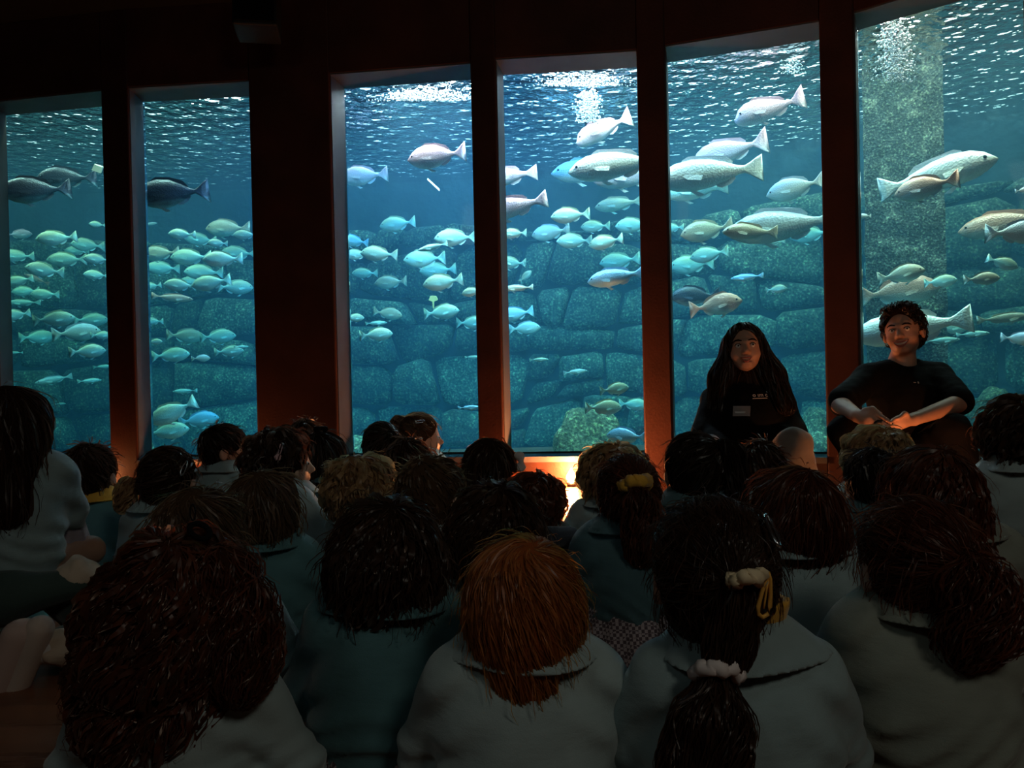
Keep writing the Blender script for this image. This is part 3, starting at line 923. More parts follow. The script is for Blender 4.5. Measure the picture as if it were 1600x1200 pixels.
for i, (wn, u, v, lpx, dr, tilt, shape, colr) in enumerate(FISH):
    zg = z_glass(u, v)
    span = 2.5 if wn < 6 else 1.25
    if lpx >= 80: lo_z, hi_z = 0.55, 1.3
    else: lo_z, hi_z = 0.9 if wn < 6 else 0.6, span
    dz = DZ.get((u, v), 0)
    best = None
    for t in range(14):
        z = zg + fr_rng.uniform(lo_z, hi_z) if not dz else zg + dz
        pos = P(u, v, z)
        L = lpx * z / FPX
        dmin = min([np.linalg.norm(pos - q) / (0.5 * (L + l2)) for q, l2 in placed] + [9])
        if best is None or dmin > best[0]:
            best = (dmin, z, pos, L)
        if dmin > 1.15: break
    _, z, pos, L = best
    phi = fr_rng.uniform(-18, 18) * (0.5 if lpx > 95 else 1)
    L = L / math.cos(math.radians(phi))
    placed.append((pos, L))
    view = math.atan2(pos[1], pos[0]) - math.pi / 2
    yaw = (0 if dr > 0 else math.pi) + math.radians(phi) + view
    b = fr_rng.choice((-.07, 0.0, .07))
    body, (dm, am, vm, pm, em) = fish_parts(shape, b)
    root = empty('fish', pos)
    root.rotation_euler = Matrix.LocRotScale(None, (Matrix.Rotation(yaw, 3, 'Z') @ Matrix.Rotation(-math.radians(tilt - math.degrees(ROLL) * dr * -1), 3, 'Y')), None).to_euler()
    root.scale = (L, L * 1.0, L)
    tag(root, FLABEL[i], 'fish', 'fish swimming in the tank')
    for nm, me in (('body', body), ('dorsal_fin', dm), ('anal_fin', am), ('pelvic_fin', vm), ('pectoral_fin', pm[0]), ('pectoral_fin', pm[1]), ('eye', em[0]), ('eye', em[1])):
        if lpx < 30 and nm in ('pelvic_fin', 'anal_fin', 'eye', 'pectoral_fin'): continue
        o = bpy.data.objects.new(nm, me)
        COL.objects.link(o)
        o.parent = root
        if len(me.materials) == 0: me.materials.append(M_EYE if nm == 'eye' else FM['silver'])
        if nm != 'eye':
            o.material_slots[0].link = 'OBJECT'
            o.material_slots[0].material = FM[colr]

# small drifting scraps in the water
M_PALE = simple('pale_scrap', (0.95, 0.85, 0.65), 0.6)


def scrap(name, u, v, z, pts, th, label, cat, rot=0.0):
    c = P(u, v, z)
    n = len(pts)
    V = [(x, -th, zz) for x, zz in pts] + [(x, th, zz + 0.3 * abs(x)) for x, zz in pts]
    F = [tuple(range(n)), tuple(range(2 * n - 1, n - 1, -1))] + [(k, (k + 1) % n, n + (k + 1) % n, n + k) for k in range(n)]
    o = link(name, mesh_np(name, V, F, False), M_PALE)
    o.location = c
    o.rotation_euler = (0, rot, 0)
    tag(o, label, cat)


scrap('feed_scrap', 152, 264, 6.9, [(-.045, -.02), (.04, -.035), (.05, .02), (-.03, .035)], .008, 'small white scrap of feed drifting beside the pillar in the leftmost window', 'scrap', 0.2)
scrap('feed_scrap', 677, 290, 6.6, [(-.05, .048), (-.046, .052), (.054, -.046), (.05, -.05)], .003, 'thin white straw drifting below the pinkish fish right of the wide pillar', 'scrap')
M_PALE = simple('yellow_fan', (0.95, 0.70, 0.25), 0.6)
scrap('fan_anemone', 677, 470, 7.6, [(-.006, -.075), (.006, -.075), (.008, -.01), (.045, .005), (.03, .04), (0, .052), (-.03, .04), (-.045, .005), (-.008, -.01)], .012, 'small pale yellow fan on a stalk above the stones right of the wide pillar', 'anemone')

# ---------------------------------------------------------------- distance-field modelling of figures
def A3(*c): return np.array(c, dtype=np.float64)


def ell(p, c, r, R=None):
    q = p - np.asarray(c, dtype=np.float64)
    if R is not None: q = q @ R
    r = np.asarray(r, dtype=np.float64)
    q = q / r
    k0 = np.sqrt((q * q).sum(-1))
    q = q / r
    k1 = np.sqrt((q * q).sum(-1)) + 1e-9
    return k0 * (k0 - 1) / k1


def cap(p, a, b, ra, rb):
    a = np.asarray(a, dtype=np.float64); b = np.asarray(b, dtype=np.float64)
    ba = b - a
    pa = p - a
    t = np.clip((pa @ ba) / max(ba @ ba, 1e-12), 0, 1)
    d = pa - t[..., None] * ba
    return np.sqrt((d * d).sum(-1)) - (ra + (rb - ra) * t)


def smin(a, b, k):
    h = np.clip(0.5 + 0.5 * (b - a) / k, 0, 1)
    return b + (a - b) * h - k * h * (1 - h)


def smax(a, b, k): return -smin(-a, -b, k)


def rot(ax, deg):
    return np.array(Matrix.Rotation(math.radians(deg), 3, ax))


def wav(p, f, s):
    """cheap smooth noise in -1..1"""
    x, y, z = p[..., 0] * f, p[..., 1] * f, p[..., 2] * f
    return (np.sin(x * 1.7 + 1.3 * np.sin(y * 1.1 + s) + s) + np.sin(y * 1.9 + 1.4 * np.sin(z * 1.2 + 2 * s) + s * 3) + np.sin(z * 1.6 + 1.2 * np.sin(x * 1.3 + s * 2) + s * 5)) / 3


def surface_nets(V, lo, h):
    inside = V < 0
    nx, ny, nz = V.shape
    c = [inside[dx:nx - 1 + dx, dy:ny - 1 + dy, dz:nz - 1 + dz] for dx in (0, 1) for dy in (0, 1) for dz in (0, 1)]
    s = sum(x.astype(np.int8) for x in c)
    act = np.argwhere((s > 0) & (s < 8))
    if len(act) == 0: return np.zeros((0, 3)), np.zeros((0, 4), dtype=int)
    idx = -np.ones((nx - 1, ny - 1, nz - 1), dtype=np.int64)
    idx[act[:, 0], act[:, 1], act[:, 2]] = np.arange(len(act))
    acc = np.zeros((len(act), 3)); cnt = np.zeros(len(act))
    corners = [(dx, dy, dz) for dx in (0, 1) for dy in (0, 1) for dz in (0, 1)]
    vals = np.stack([V[act[:, 0] + dx, act[:, 1] + dy, act[:, 2] + dz] for dx, dy, dz in corners], 1)
    for i, a in enumerate(corners):
        for j, b in enumerate(corners):
            if j <= i or sum(abs(x - y) for x, y in zip(a, b)) != 1: continue
            va, vb = vals[:, i], vals[:, j]
            m = (va < 0) != (vb < 0)
            t = np.where(m, va / np.where(m, va - vb, 1), 0)
            pt = np.array(a)[None] + t[:, None] * (np.array(b) - np.array(a))[None]
            acc += pt * m[:, None]; cnt += m
    verts = (act + acc / cnt[:, None]) * h + lo
    quads = []
    for ax in range(3):
        sl0 = [slice(1, -1)] * 3; sl1 = [slice(1, -1)] * 3
        sl0[ax] = slice(0, -1); sl1[ax] = slice(1, None)
        a = inside[tuple(sl0)]; b = inside[tuple(sl1)]
        e = np.argwhere(a != b)
        if len(e) == 0: continue
        off = np.ones(3, dtype=int); off[ax] = 0
        n = e + off
        flip = a[e[:, 0], e[:, 1], e[:, 2]]
        u, w_ = [(1, 2), (2, 0), (0, 1)][ax]
        du = np.zeros(3, dtype=int); du[u] = 1
        dw = np.zeros(3, dtype=int); dw[w_] = 1
        q = [n - du - dw, n - dw, n, n - du]
        q = np.stack([idx[x[:, 0], x[:, 1], x[:, 2]] for x in q], 1)
        q[~flip] = q[~flip][:, ::-1]
        quads.append(q)
    quads = np.concatenate(quads)
    quads = quads[(quads >= 0).all(1)]
    return verts, quads


def sdf_mesh(name, f, lo, hi, h):
    lo = np.asarray(lo, dtype=np.float64) - 2 * h; hi = np.asarray(hi, dtype=np.float64) + 2 * h
    B = 4
    nb = np.ceil((hi - lo) / (h * B)).astype(int) + 1
    g = np.stack(np.meshgrid(*[np.arange(n) for n in nb], indexing='ij'), -1)
    cen = lo + (g + 0.5) * (h * B) - h * 0.5
    dc = f(cen.reshape(-1, 3)).reshape(nb)
    V = np.repeat(np.repeat(np.repeat(dc, B, 0), B, 1), B, 2)
    act = np.argwhere(np.abs(dc) < h * B * 1.5 + 0.008)
    if len(act):
        loc = np.stack(np.meshgrid(*[np.arange(B)] * 3, indexing='ij'), -1).reshape(-1, 3)
        ids = (act[:, None, :] * B + loc[None]).reshape(-1, 3)
        V[ids[:, 0], ids[:, 1], ids[:, 2]] = f(lo + ids * h)
    verts, quads = surface_nets(V, lo, h)
    return verts, quads


def grad(f, p, e=0.002):
    g = np.stack([f(p + np.eye(3)[k] * e) - f(p - np.eye(3)[k] * e) for k in range(3)], -1)
    return g / (np.linalg.norm(g, axis=-1, keepdims=True) + 1e-9)


# ---------------------------------------------------------------- cloth, skin and hair materials
def cloth(name, c, weave=500.0, check=None):
    m, nt, b = newmat(name)
    tc = N(nt, 'ShaderNodeTexCoord')
    nz = N(nt, 'ShaderNodeTexNoise', i_Scale=7.0, i_Detail=5.0)
    nt.links.new(tc.outputs['Object'], nz.inputs['Vector'])
    r = ramp(nt, [(0.3, tuple(x * .82 for x in c)), (0.7, tuple(min(1, x * 1.15) for x in c))])
    nt.links.new(nz.outputs['Fac'], r.inputs[0])
    last = r.outputs[0]
    if check:
        ck = N(nt, 'ShaderNodeTexChecker', i_Scale=check)
        ck.inputs['Color1'].default_value = (1, 1, 1, 1); ck.inputs['Color2'].default_value = (0.25, 0.22, 0.24, 1)
        nt.links.new(tc.outputs['Object'], ck.inputs['Vector'])
        mx = N(nt, 'ShaderNodeMix', data_type='RGBA', blend_type='MULTIPLY'); mx.inputs['Factor'].default_value = 1
        nt.links.new(last, mx.inputs['A']); nt.links.new(ck.outputs['Color'], mx.inputs['B'])
        last = mx.outputs['Result']
    nt.links.new(last, b.inputs['Base Color'])
    b.inputs['Roughness'].default_value = 0.9
    b.inputs['Specular IOR Level'].default_value = 0.15
    b.inputs['Sheen Weight'].default_value = 0.45
    b.inputs['Sheen Roughness'].default_value = 0.4
    n2 = N(nt, 'ShaderNodeTexNoise', i_Scale=weave, i_Detail=2.0)
    nt.links.new(tc.outputs['Object'], n2.inputs['Vector'])
    n3 = N(nt, 'ShaderNodeTexNoise', i_Scale=16.0, i_Detail=3.0)
    mp = N(nt, 'ShaderNodeMapping'); mp.inputs['Scale'].default_value = (0.5, 0.6, 1.6)
    nt.links.new(tc.outputs['Object'], mp.inputs[0]); nt.links.new(mp.outputs[0], n3.inputs['Vector'])
    b1 = N(nt, 'ShaderNodeBump', i_Strength=0.5, i_Distance=0.008)
    nt.links.new(n3.outputs['Fac'], b1.inputs['Height'])
    b2 = N(nt, 'ShaderNodeBump', i_Strength=0.4, i_Distance=0.0012)
    nt.links.new(n2.outputs['Fac'], b2.inputs['Height']); nt.links.new(b1.outputs[0], b2.inputs['Normal'])
    nt.links.new(b2.outputs[0], b.inputs['Normal'])
    return m


def hair_mat(name, dark, light, trans=0.5):
    m, nt, b = newmat(name)
    at = N(nt, 'ShaderNodeAttribute', attribute_name='tone')
    r = ramp(nt, [(0.0, dark), (1.0, light)])
    nt.links.new(at.outputs['Fac'], r.inputs[0])
    nt.links.new(r.outputs[0], b.inputs['Base Color'])
    b.inputs['Roughness'].default_value = 0.38
    b.inputs['Specular IOR Level'].default_value = 0.6
    b.inputs['Sheen Weight'].default_value = 0.5
    b.inputs['Sheen Roughness'].default_value = 0.35
    b.inputs['Sheen Tint'].default_value = (1.0, 0.75, 0.6, 1)
    tl = N(nt, 'ShaderNodeBsdfTranslucent')
    r2 = ramp(nt, [(0.0, dark), (0.3, tuple(min(.9, x * 2.2) for x in light)), (1.0, tuple(min(.95, x * 3.5) for x in light))])
    nt.links.new(at.outputs['Fac'], r2.inputs[0])
    nt.links.new(r2.outputs[0], tl.inputs[0])
    rf = N(nt, 'ShaderNodeBsdfRefraction')
    rf.inputs['Roughness'].default_value = 0.75
    rf.inputs['IOR'].default_value = 1.5
    nt.links.new(r2.outputs[0], rf.inputs[0])
    m2 = N(nt, 'ShaderNodeMixShader'); m2.inputs[0].default_value = 0.6
    nt.links.new(tl.outputs[0], m2.inputs[1]); nt.links.new(rf.outputs[0], m2.inputs[2])
    mx = N(nt, 'ShaderNodeMixShader')
    ms = N(nt, 'ShaderNodeMath', operation='GREATER_THAN'); ms.inputs[1].default_value = 0.05
    mu = N(nt, 'ShaderNodeMath', operation='MULTIPLY'); mu.inputs[1].default_value = trans
    nt.links.new(at.outputs['Fac'], ms.inputs[0]); nt.links.new(ms.outputs[0], mu.inputs[0]); nt.links.new(mu.outputs[0], mx.inputs[0])
    for sock, k_ in (('Specular IOR Level', .6), ('Sheen Weight', .5)):
        mk = N(nt, 'ShaderNodeMath', operation='MULTIPLY'); mk.inputs[1].default_value = k_
        nt.links.new(ms.outputs[0], mk.inputs[0]); nt.links.new(mk.outputs[0], b.inputs[sock])
    out = nt.nodes['Material Output']
    nt.links.new(b.outputs[0], mx.inputs[1]); nt.links.new(m2.outputs[0], mx.inputs[2]); nt.links.new(mx.outputs[0], out.inputs[0])
    return m


HAIR = {
    'black': hair_mat('black_hair', (0.012, 0.008, 0.006), (0.05, 0.03, 0.022)),
    'dark': hair_mat('dark_brown_hair', (0.022, 0.011, 0.007), (0.10, 0.045, 0.025)),
    'auburn': hair_mat('auburn_hair', (0.045, 0.014, 0.007), (0.21, 0.06, 0.026)),
    'brown': hair_mat('brown_hair', (0.07, 0.038, 0.02), (0.22, 0.125, 0.065)),
    'blond': hair_mat('blond_hair', (0.22, 0.11, 0.05), (0.62, 0.36, 0.17), 0.35),
    'red': hair_mat('ginger_hair', (0.30, 0.075, 0.02), (0.85, 0.27, 0.08)),
}
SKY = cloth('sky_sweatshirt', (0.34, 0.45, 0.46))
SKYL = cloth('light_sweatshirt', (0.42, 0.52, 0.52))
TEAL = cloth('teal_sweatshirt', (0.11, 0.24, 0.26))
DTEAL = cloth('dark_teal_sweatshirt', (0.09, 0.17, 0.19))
SKY_WARMLIT = cloth('warm_lit_sweatshirt', (0.30, 0.33, 0.28))  # uniform sweatshirt, the warm light at the right put into its colour
BLACKC = cloth('black_cloth', (0.004, 0.004, 0.0045))
BLACKC.node_tree.nodes['Principled BSDF'].inputs['Sheen Weight'].default_value = 0.0
NAVY = cloth('navy_cloth', (0.05, 0.06, 0.08))
KHAKI = cloth('khaki_cloth', (0.42, 0.36, 0.27))
DGREEN = cloth('dark_green_leggings', (0.06, 0.09, 0.08))
CHECK = cloth('checked_skirt', (0.50, 0.42, 0.44), 500, 130.0)
SKIRT = cloth('grey_pink_skirt', (0.45, 0.38, 0.42), 300)
YELLOW = cloth('yellow_cotton', (0.80, 0.42, 0.06))
FLUFF = cloth('fluffy_cream', (0.62, 0.48, 0.36), 120)
WHITEC = cloth('white_cotton', (0.75, 0.70, 0.68))
SOLE = simple('shoe_sole', (0.62, 0.48, 0.40), 0.7, 0.15, 8)
SHOEP = simple('shoe_pink', (0.60, 0.42, 0.36), 0.7)
SHOED = simple('shoe_dark', (0.05, 0.05, 0.06), 0.5)
JEANS = cloth('faded_jeans', (0.15, 0.135, 0.12), 700)
SKIN = simple('skin', (0.58, 0.33, 0.23), 0.5, 0.08, 12, 0.0, None, 0.35)
SKINF = simple('skin_fair', (0.72, 0.45, 0.33), 0.5, 0.06, 12, 0.0, None, 0.35)
LIP = simple('lip', (0.42, 0.13, 0.11), 0.4)
TEETH = simple('teeth', (0.80, 0.76, 0.70), 0.3)
EYEW = simple('eye_white', (0.75, 0.73, 0.70), 0.2)
IRIS = simple('iris', (0.03, 0.018, 0.012), 0.15)
METAL = simple('clip_metal', (0.75, 0.75, 0.78), 0.25, metal=1.0)
PINKP = simple('pink_plastic', (0.80, 0.50, 0.52), 0.4)
YELP = simple('yellow_plastic', (0.95, 0.50, 0.10), 0.4)
CREAMP = simple('cream_elastic', (0.90, 0.72, 0.45), 0.7)
WHITEP = simple('white_elastic', (0.85, 0.75, 0.72), 0.7)


# ---------------------------------------------------------------- heads
HC_ = A3(0, 0, 0.47)            # head centre of a seated child (canonical size)


def head_sdf(q, adult=False, smile=False):
    """q in head frame, +y is the face"""
    if adult:
        d = ell(q, (0, -.012, .025), (.077, .095, .088))
        d = smin(d, ell(q, (0, .034, -.03), (.060, .058, .075)), .03)
        d = smin(d, ell(q, (0, .056, -.098), (.030, .026, .020)), .03)
        d = smin(d, ell(q, (0, .0, -.07), (.055, .055, .035)), .03)
        d = smin(d, ell(np.abs(q * [1, 0, 0]) + q * [0, 1, 1], (.036, .056, -.045), (.024, .022, .022)), .02)
        d = smin(d, ell(q, (0, .082, .012), (.040, .012, .010)), .015)
        qa = np.abs(q * [1, 0, 0]) + q * [0, 1, 1]
        d = smax(d, -ell(qa, (.031, .097, -.004), (.017, .014, .011)), .012)
        d = smin(d, cap(q, (0, .088, .0), (0, .110, -.036), .008, .013), .012)
        d = smin(d, ell(qa, (.012, .096, -.038), (.008, .010, .008)), .008)
        d = smin(d, ell(q, (0, .088, -.062), (.026, .012, .006)), .008)
        d = smin(d, ell(q, (0, .084, -.088), (.022, .012, .006)), .010)
        d = smax(d, -ell(q, (0, .101, -.0745), (.033, .016, .011) if smile else (.022, .015, .008)), .004)
        ea = np.abs(q * [1, 0, 0]) + q * [0, 1, 1]
        d = smin(d, smax(ell(ea, (.079, -.010, -.016), (.011, .022, .032)), -ell(ea, (.090, -.004, -.014), (.008, .012, .019)), .004), .006)
        return d
    d = ell(q, (0, -.012, .012), (.072, .084, .078))
    qa = np.abs(q * [1, 0, 0]) + q * [0, 1, 1]
    d = smin(d, ell(q, (0, .028, -.030), (.058, .055, .058)), .03)
    d = smin(d, ell(q, (0, .046, -.074), (.028, .026, .019)), .03)
    d = smin(d, ell(qa, (.032, .050, -.045), (.026, .024, .024)), .015)
    d = smax(d, -ell(qa, (.027, .089, -.012), (.016, .013, .010)), .010)
    d = smin(d, cap(q, (0, .078, -.014), (0, .092, -.034), .007, .0105), .010)
    d = smin(d, ell(q, (0, .075, -.056), (.017, .012, .0055)), .006)
    d = smin(d, ell(q, (0, .072, -.066), (.015, .012, .0055)), .006)
    d = smin(d, smax(ell(qa, (.074, -.008, -.022), (.011, .019, .027)), -ell(qa, (.085, -.003, -.020), (.007, .010, .016)), .004), .005)
    return d


def hair_sdf(style):
    """returns f(q) in head frame, bounds"""
    amp = {'curly': .011, 'wavy': .006, 'longcurly': .011}.get(style, .002)
    fr = {'curly': 58., 'wavy': 38., 'longcurly': 46.}.get(style, 70.)

    def f(q):
        r = (.081, .095, .083)
        if style == 'buzz': r = (.0755, .088, .0815)
        if style == 'short': r = (.080, .093, .086)
        if style == 'tied': r = (.0785, .092, .084)
        if style == 'adultshort': r = (.084, .103, .100)
        if style == 'adultlong': r = (.086, .104, .099)
        c = (0, -.012, .014) if not style.startswith('adult') else (0, -.014, .026)
        d = ell(q, c, r)
        if style in ('bob', 'wavy'):
            d = smin(d, ell(q, (0, -.022, -.035), (.092, .088, .080)), .03)
            d = smax(d, -.098 - q[..., 2] + .012 * np.sin(q[..., 0] * 60), .012)
        elif style == 'curly':
            d = smin(d, ell(q, (0, -.020, -.01), (.094, .100, .092)), .03)
        elif style == 'straight':
            d = smin(d, ell(q, (0, -.020, -.03), (.084, .086, .080)), .03)
            d = smin(d, cap(q, (0, -.045, -.055), (0, -.056, -.092), .055, .048), .03)
        elif style == 'longcurly':
            d = smin(d, ell(q, (-.006, -.03, -.055), (.104, .085, .095)), .04)
            d = smin(d, ell(q, (-.025, -.05, -.14), (.092, .062, .095)), .04)
        elif style == 'long':
            d = smin(d, ell(q, (0, -.026, -.04), (.088, .084, .085)), .03)
            d = smin(d, cap(q, (-.03, -.045, -.08), (-.035, -.075, -.20), .055, .05), .03)
            d = smin(d, cap(q, (.03, -.045, -.08), (.035, -.075, -.20), .055, .05), .03)
        elif style == 'longstraight':
            d = smin(d, cap(q, (0, -.03, -.04), (0, -.07, -.26), .078, .052), .03)
        elif style == 'short':
            d = smin(d, ell(q, (0, -.035, -.03), (.068, .06, .065)), .03)
        elif style == 'buzz':
            d = smin(d, ell(q, (0, -.038, -.03), (.060, .052, .06)), .03)
        elif style == 'tied':
            d = smin(d, ell(q, (0, -.028, -.03), (.066, .066, .07)), .03)
        elif style == 'adultlong':
            qa = np.abs(q * [1, 0, 0]) + q * [0, 1, 1]
            d = smin(d, cap(qa, (.05, -.02, .0), (.105, -.005, -.14), .045, .055), .04)
            d = smin(d, cap(qa, (.105, -.005, -.14), (.15, .04, -.30), .055, .040), .03)
            d = smin(d, cap(q, (0, -.05, -.03), (0, -.08, -.26), .085, .09), .04)
        elif style == 'adultshort':
            d = smin(d, ell(q, (0, -.04, -.02), (.076, .066, .07)), .03)
            d = smin(d, ell(q, (0, .034, .096), (.066, .058, .034)), .02)
        # open the face
        if style == 'adultlong':
            d = smax(d, -ell(q, (-.004, .105, -.035), (.074, .098, .118)), .012)
        elif style == 'adultshort':
            d = smax(d, -ell(q, (0, .118, -.022), (.080, .105, .108)), .010)
            ea = np.abs(q * [1, 0, 0]) + q * [0, 1, 1]
            d = smax(d, -ell(ea, (.092, .012, -.048), (.042, .046, .058)), .005)
            d = smax(d, -ell(ea, (.080, .066, -.045), (.055, .055, .085)), .005)
        else:
            d = smax(d, -ell(q, (0, .105, -.038), (.070, .080, .078)), .012)
            if style in ('short', 'buzz', 'tied'):
                ea = np.abs(q * [1, 0, 0]) + q * [0, 1, 1]
                d = smax(d, -ell(ea, (.086, .004, -.045), (.026, .030, .044)), .008)
                d = smax(d, -.098 - q[..., 2], .01)
        return d + amp * wav(q, fr, 1.0) + .0015 * wav(q, 150., 2.0)
    lo, hi = A3(-.115, -.12, -.12), A3(.115, .11, .115)
    if style == 'longcurly': lo = A3(-.155, -.15, -.27); hi = A3(.14, .11, .12)
    if style == 'long': lo = A3(-.125, -.15, -.27)
    if style == 'longstraight': lo = A3(-.11, -.15, -.33)
    if style == 'straight': lo = A3(-.11, -.13, -.18)
    if style == 'adultlong': lo = A3(-.22, -.19, -.36); hi = A3(.22, .13, .14)
    if style == 'adultshort': lo = A3(-.12, -.14, -.13); hi = A3(.12, .11, .15)
    return f, lo, hi


def strands(f, seeds, steps, step, flow, off, rad, rng, curl=0.0, curlf=60.0, spread=.006, lift=.0, avoid=None):
    """hair strands that run over the distance field f; returns V, F (thin ribbons)"""
    n = len(seeds)
    p = seeds.copy()
    pts = []
    ph = rng.uniform(0, 6.28, n)
    fo = rng.uniform(0.3, 1.0, n)[:, None] * off
    jit = rng.normal(0, 1, (n, 3)) * .25
    bad = np.zeros(n, dtype=bool)
    for k in range(steps + 1):
        g = grad(f, p)
        d = f(p)
        t = k / steps
        target = fo[:, 0] * (0.2 + t) + lift * t
        p = p - g * np.clip(d - target, -.02, .02)[:, None]
        dr = flow(p, t) + jit
        dr = dr - (dr * g).sum(1, keepdims=True) * g * (1 - 0.35 * t)
        dr /= np.linalg.norm(dr, axis=1, keepdims=True) + 1e-9
        q = p.copy()
        if curl:
            s = np.cross(g, dr)
            a = ph + curlf * step * k
            q = q + (s * np.cos(a)[:, None] + g * (np.sin(a) * .8 + .8)[:, None]) * curl * min(1, .25 + t * 1.5)
        pts.append(q)
        p = p + dr * step
        jit = jit * .85 + rng.normal(0, 1, (n, 3)) * spread * 12
    pts = np.stack(pts, 1)                     # n, steps+1, 3
    if avoid is not None:
        ok = (ell(pts.reshape(-1, 3), avoid[0], avoid[1]).reshape(n, -1) > 0).all(1)
        pts = pts[ok]; n = len(pts)
    tan = np.gradient(pts, axis=1)
    tan /= np.linalg.norm(tan, axis=2, keepdims=True) + 1e-9
    ref = np.array([0.3, 0.5, 0.81])
    s1 = np.cross(tan, ref); s1 /= np.linalg.norm(s1, axis=2, keepdims=True) + 1e-9
    s2 = np.cross(tan, s1)
    m = steps + 1
    prof = np.sin(np.linspace(.35, math.pi - .12, m)) ** .6
    rr = rad * prof[None, :] * rng.uniform(.7, 1.3, n)[:, None]
    # each strand is a flat ribbon, turned at random, so light can pass through it
    ra = rng.uniform(0, math.pi, n)[:, None, None]
    wd = s1 * np.cos(ra) + s2 * np.sin(ra)
    V = np.stack([pts + wd * rr[:, :, None] * 1.35, pts - wd * rr[:, :, None] * 1.35], 2)
    base = (np.arange(n) * m * 2)[:, None] + (np.arange(m - 1) * 2)[None, :]
    F = np.stack([base, base + 1, base + 3, base + 2], -1).reshape(-1, 4)
    tone = np.repeat(rng.uniform(.15, 1.0, n), m * 2)
    return V.reshape(-1, 3), F, tone


def hair_object(name, V0, Q0, st, m, parent, base_tone=0.0):
    Vs, Fs, Ts = [V0], [Q0], [np.full(len(V0), base_tone)]
    nb = len(V0)
    for (V, F, t) in st:
        Vs.append(V); Fs.append(F + nb); Ts.append(t); nb += len(V)
    me = mesh_np(name, np.concatenate(Vs), np.concatenate(Fs))
    at = me.attributes.new('tone', 'FLOAT', 'POINT')
    at.data.foreach_set('value', np.concatenate(Ts).astype(np.float32))
    o = link(name, me, m, parent)
    return o


AV_CHILD = ((0, .105, -.035), (.068, .078, .075))
CROWN = A3(0.012, -.045, .085)


def flow_loose(q, t):
    d = q - CROWN
    d[:, 2] *= .6
    d /= np.linalg.norm(d, axis=1, keepdims=True) + 1e-9
    return d * (1.0 - .75 * t) + np.array([0, 0, -1.0]) * (.25 + 1.1 * t)


def flow_swirl(q, t):
    d = q - CROWN
    d[:, 2] *= .6
    d /= np.linalg.norm(d, axis=1, keepdims=True) + 1e-9
    sw = np.cross(np.broadcast_to(np.array([0, -.5, 1.0]), d.shape), d)
    return d * (1.0 - .6 * t) + sw * .45 + np.array([0, 0, -1.0]) * (.25 + 1.0 * t)


def flow_to(tie):
    def fl(q, t):
        d = tie - q
        d /= np.linalg.norm(d, axis=1, keepdims=True) + 1e-9
        return d
    return fl


# ---------------------------------------------------------------- seated child
def fold(p, s):
    """folds of a loose sweatshirt"""
    m = np.exp(-((p[..., 2] - .12) / .07) ** 2)
    d = .005 * m * np.sin(p[..., 2] * 150 + 9 * np.sin(p[..., 0] * 14 + s) + 7 * np.sin(p[..., 1] * 11 + s))
    m2 = np.exp(-((np.abs(p[..., 0]) - .11) / .05) ** 2)
    d += .0045 * m2 * np.sin(p[..., 2] * 85 + p[..., 0] * 70 * np.sign(p[..., 0]) + s * 2)
    return d + .003 * wav(p, 22., s)


def arm_pts(pose, sx):
    if pose == 'lap':
        return A3(sx * .100, -.005, .295), A3(sx * .150, .055, .165), A3(sx * .070, .170, .130)
    if pose == 'out':
        return A3(sx * .100, -.005, .295), A3(sx * .165, .02, .150), A3(sx * .150, .150, .09)
    if pose == 'in':
        return A3(sx * .088, .0, .295), A3(sx * .100, .085, .185), A3(sx * .03, .190, .15)
    return A3(sx * .100, -.005, .295), A3(sx * .145, .09, .190), A3(sx * .05, .200, .17)


def torso_sdf(p, pose, s, fat=1.0):
    d = ell(p, (0, -.012, .155), (.124 * fat, .104 * fat, .165))
    d = smin(d, ell(p, (0, -.004, .270), (.112 * fat, .086, .085)), .05)
    d = smin(d, cap(p, (-.075, -.002, .313), (.075, -.002, .313), .044, .044), .04)
    for sx in (-1, 1):
        a, b, c = arm_pts(pose, sx)
        d = smin(d, smin(cap(p, a, b, .049, .046), cap(p, b, c, .046, .036), .02), .022)
    d = d + fold(p, s)
    d = smax(d, .025 - p[..., 2], .012)
    d = smax(d, -cap(p, (0, .012, .345), (0, .03, .42), .050, .06), .01)
    return d


def body_sdf(p, pose, hq, smile=False):
    """one continuous figure; hq maps points to the head frame"""
    d = ell(p, (0, -.01, .15), (.095, .075, .15))
    d = smin(d, ell(p, (0, -.002, .285), (.085, .060, .060)), .04)
    d = smin(d, cap(p, (0, -.004, .30), hq.base, .040, .037), .03)
    for sx in (-1, 1):
        a, b, c = arm_pts(pose, sx)
        d = smin(d, smin(cap(p, a, b, .030, .027), cap(p, b, c, .027, .019), .015), .02)
        w = (c - b) / np.linalg.norm(c - b)
        palm = c + w * .030
        d = smin(d, ell(p, palm, (.022, .026, .014)), .012)
        side = np.array([sx * 1.0, 0, 0]) - w * w[0] * sx
        for k, (o_, ln) in enumerate(((-.015, .030), (-.005, .036), (.005, .034), (.014, .026))):
            r0 = palm + w * .016 + side * o_
            r1 = r0 + w * ln * .6 + A3(0, 0, -.006); r2 = r1 + w * ln * .35 + A3(0, 0, -.016)
            d = smin(d, smin(cap(p, r0, r1, .0068, .0062), cap(p, r1, r2, .0062, .0052), .003), .004)
        r0 = palm - w * .008 - side * .016
        r1 = r0 + w * .022 - side * .010
        d = smin(d, cap(p, r0, r1 + w * .010, .0078, .006), .005)
        d = smin(d, cap(p, (sx * .055, .01, .075), (sx * .145, .13, .07), .045, .036), .03)
        d = smin(d, cap(p, (sx * .145, .13, .07), (-sx * .02, .17 + .025 * sx, .045), .036, .026), .02)
    d = smin(d, head_sdf(hq(p)), .02)
    return d


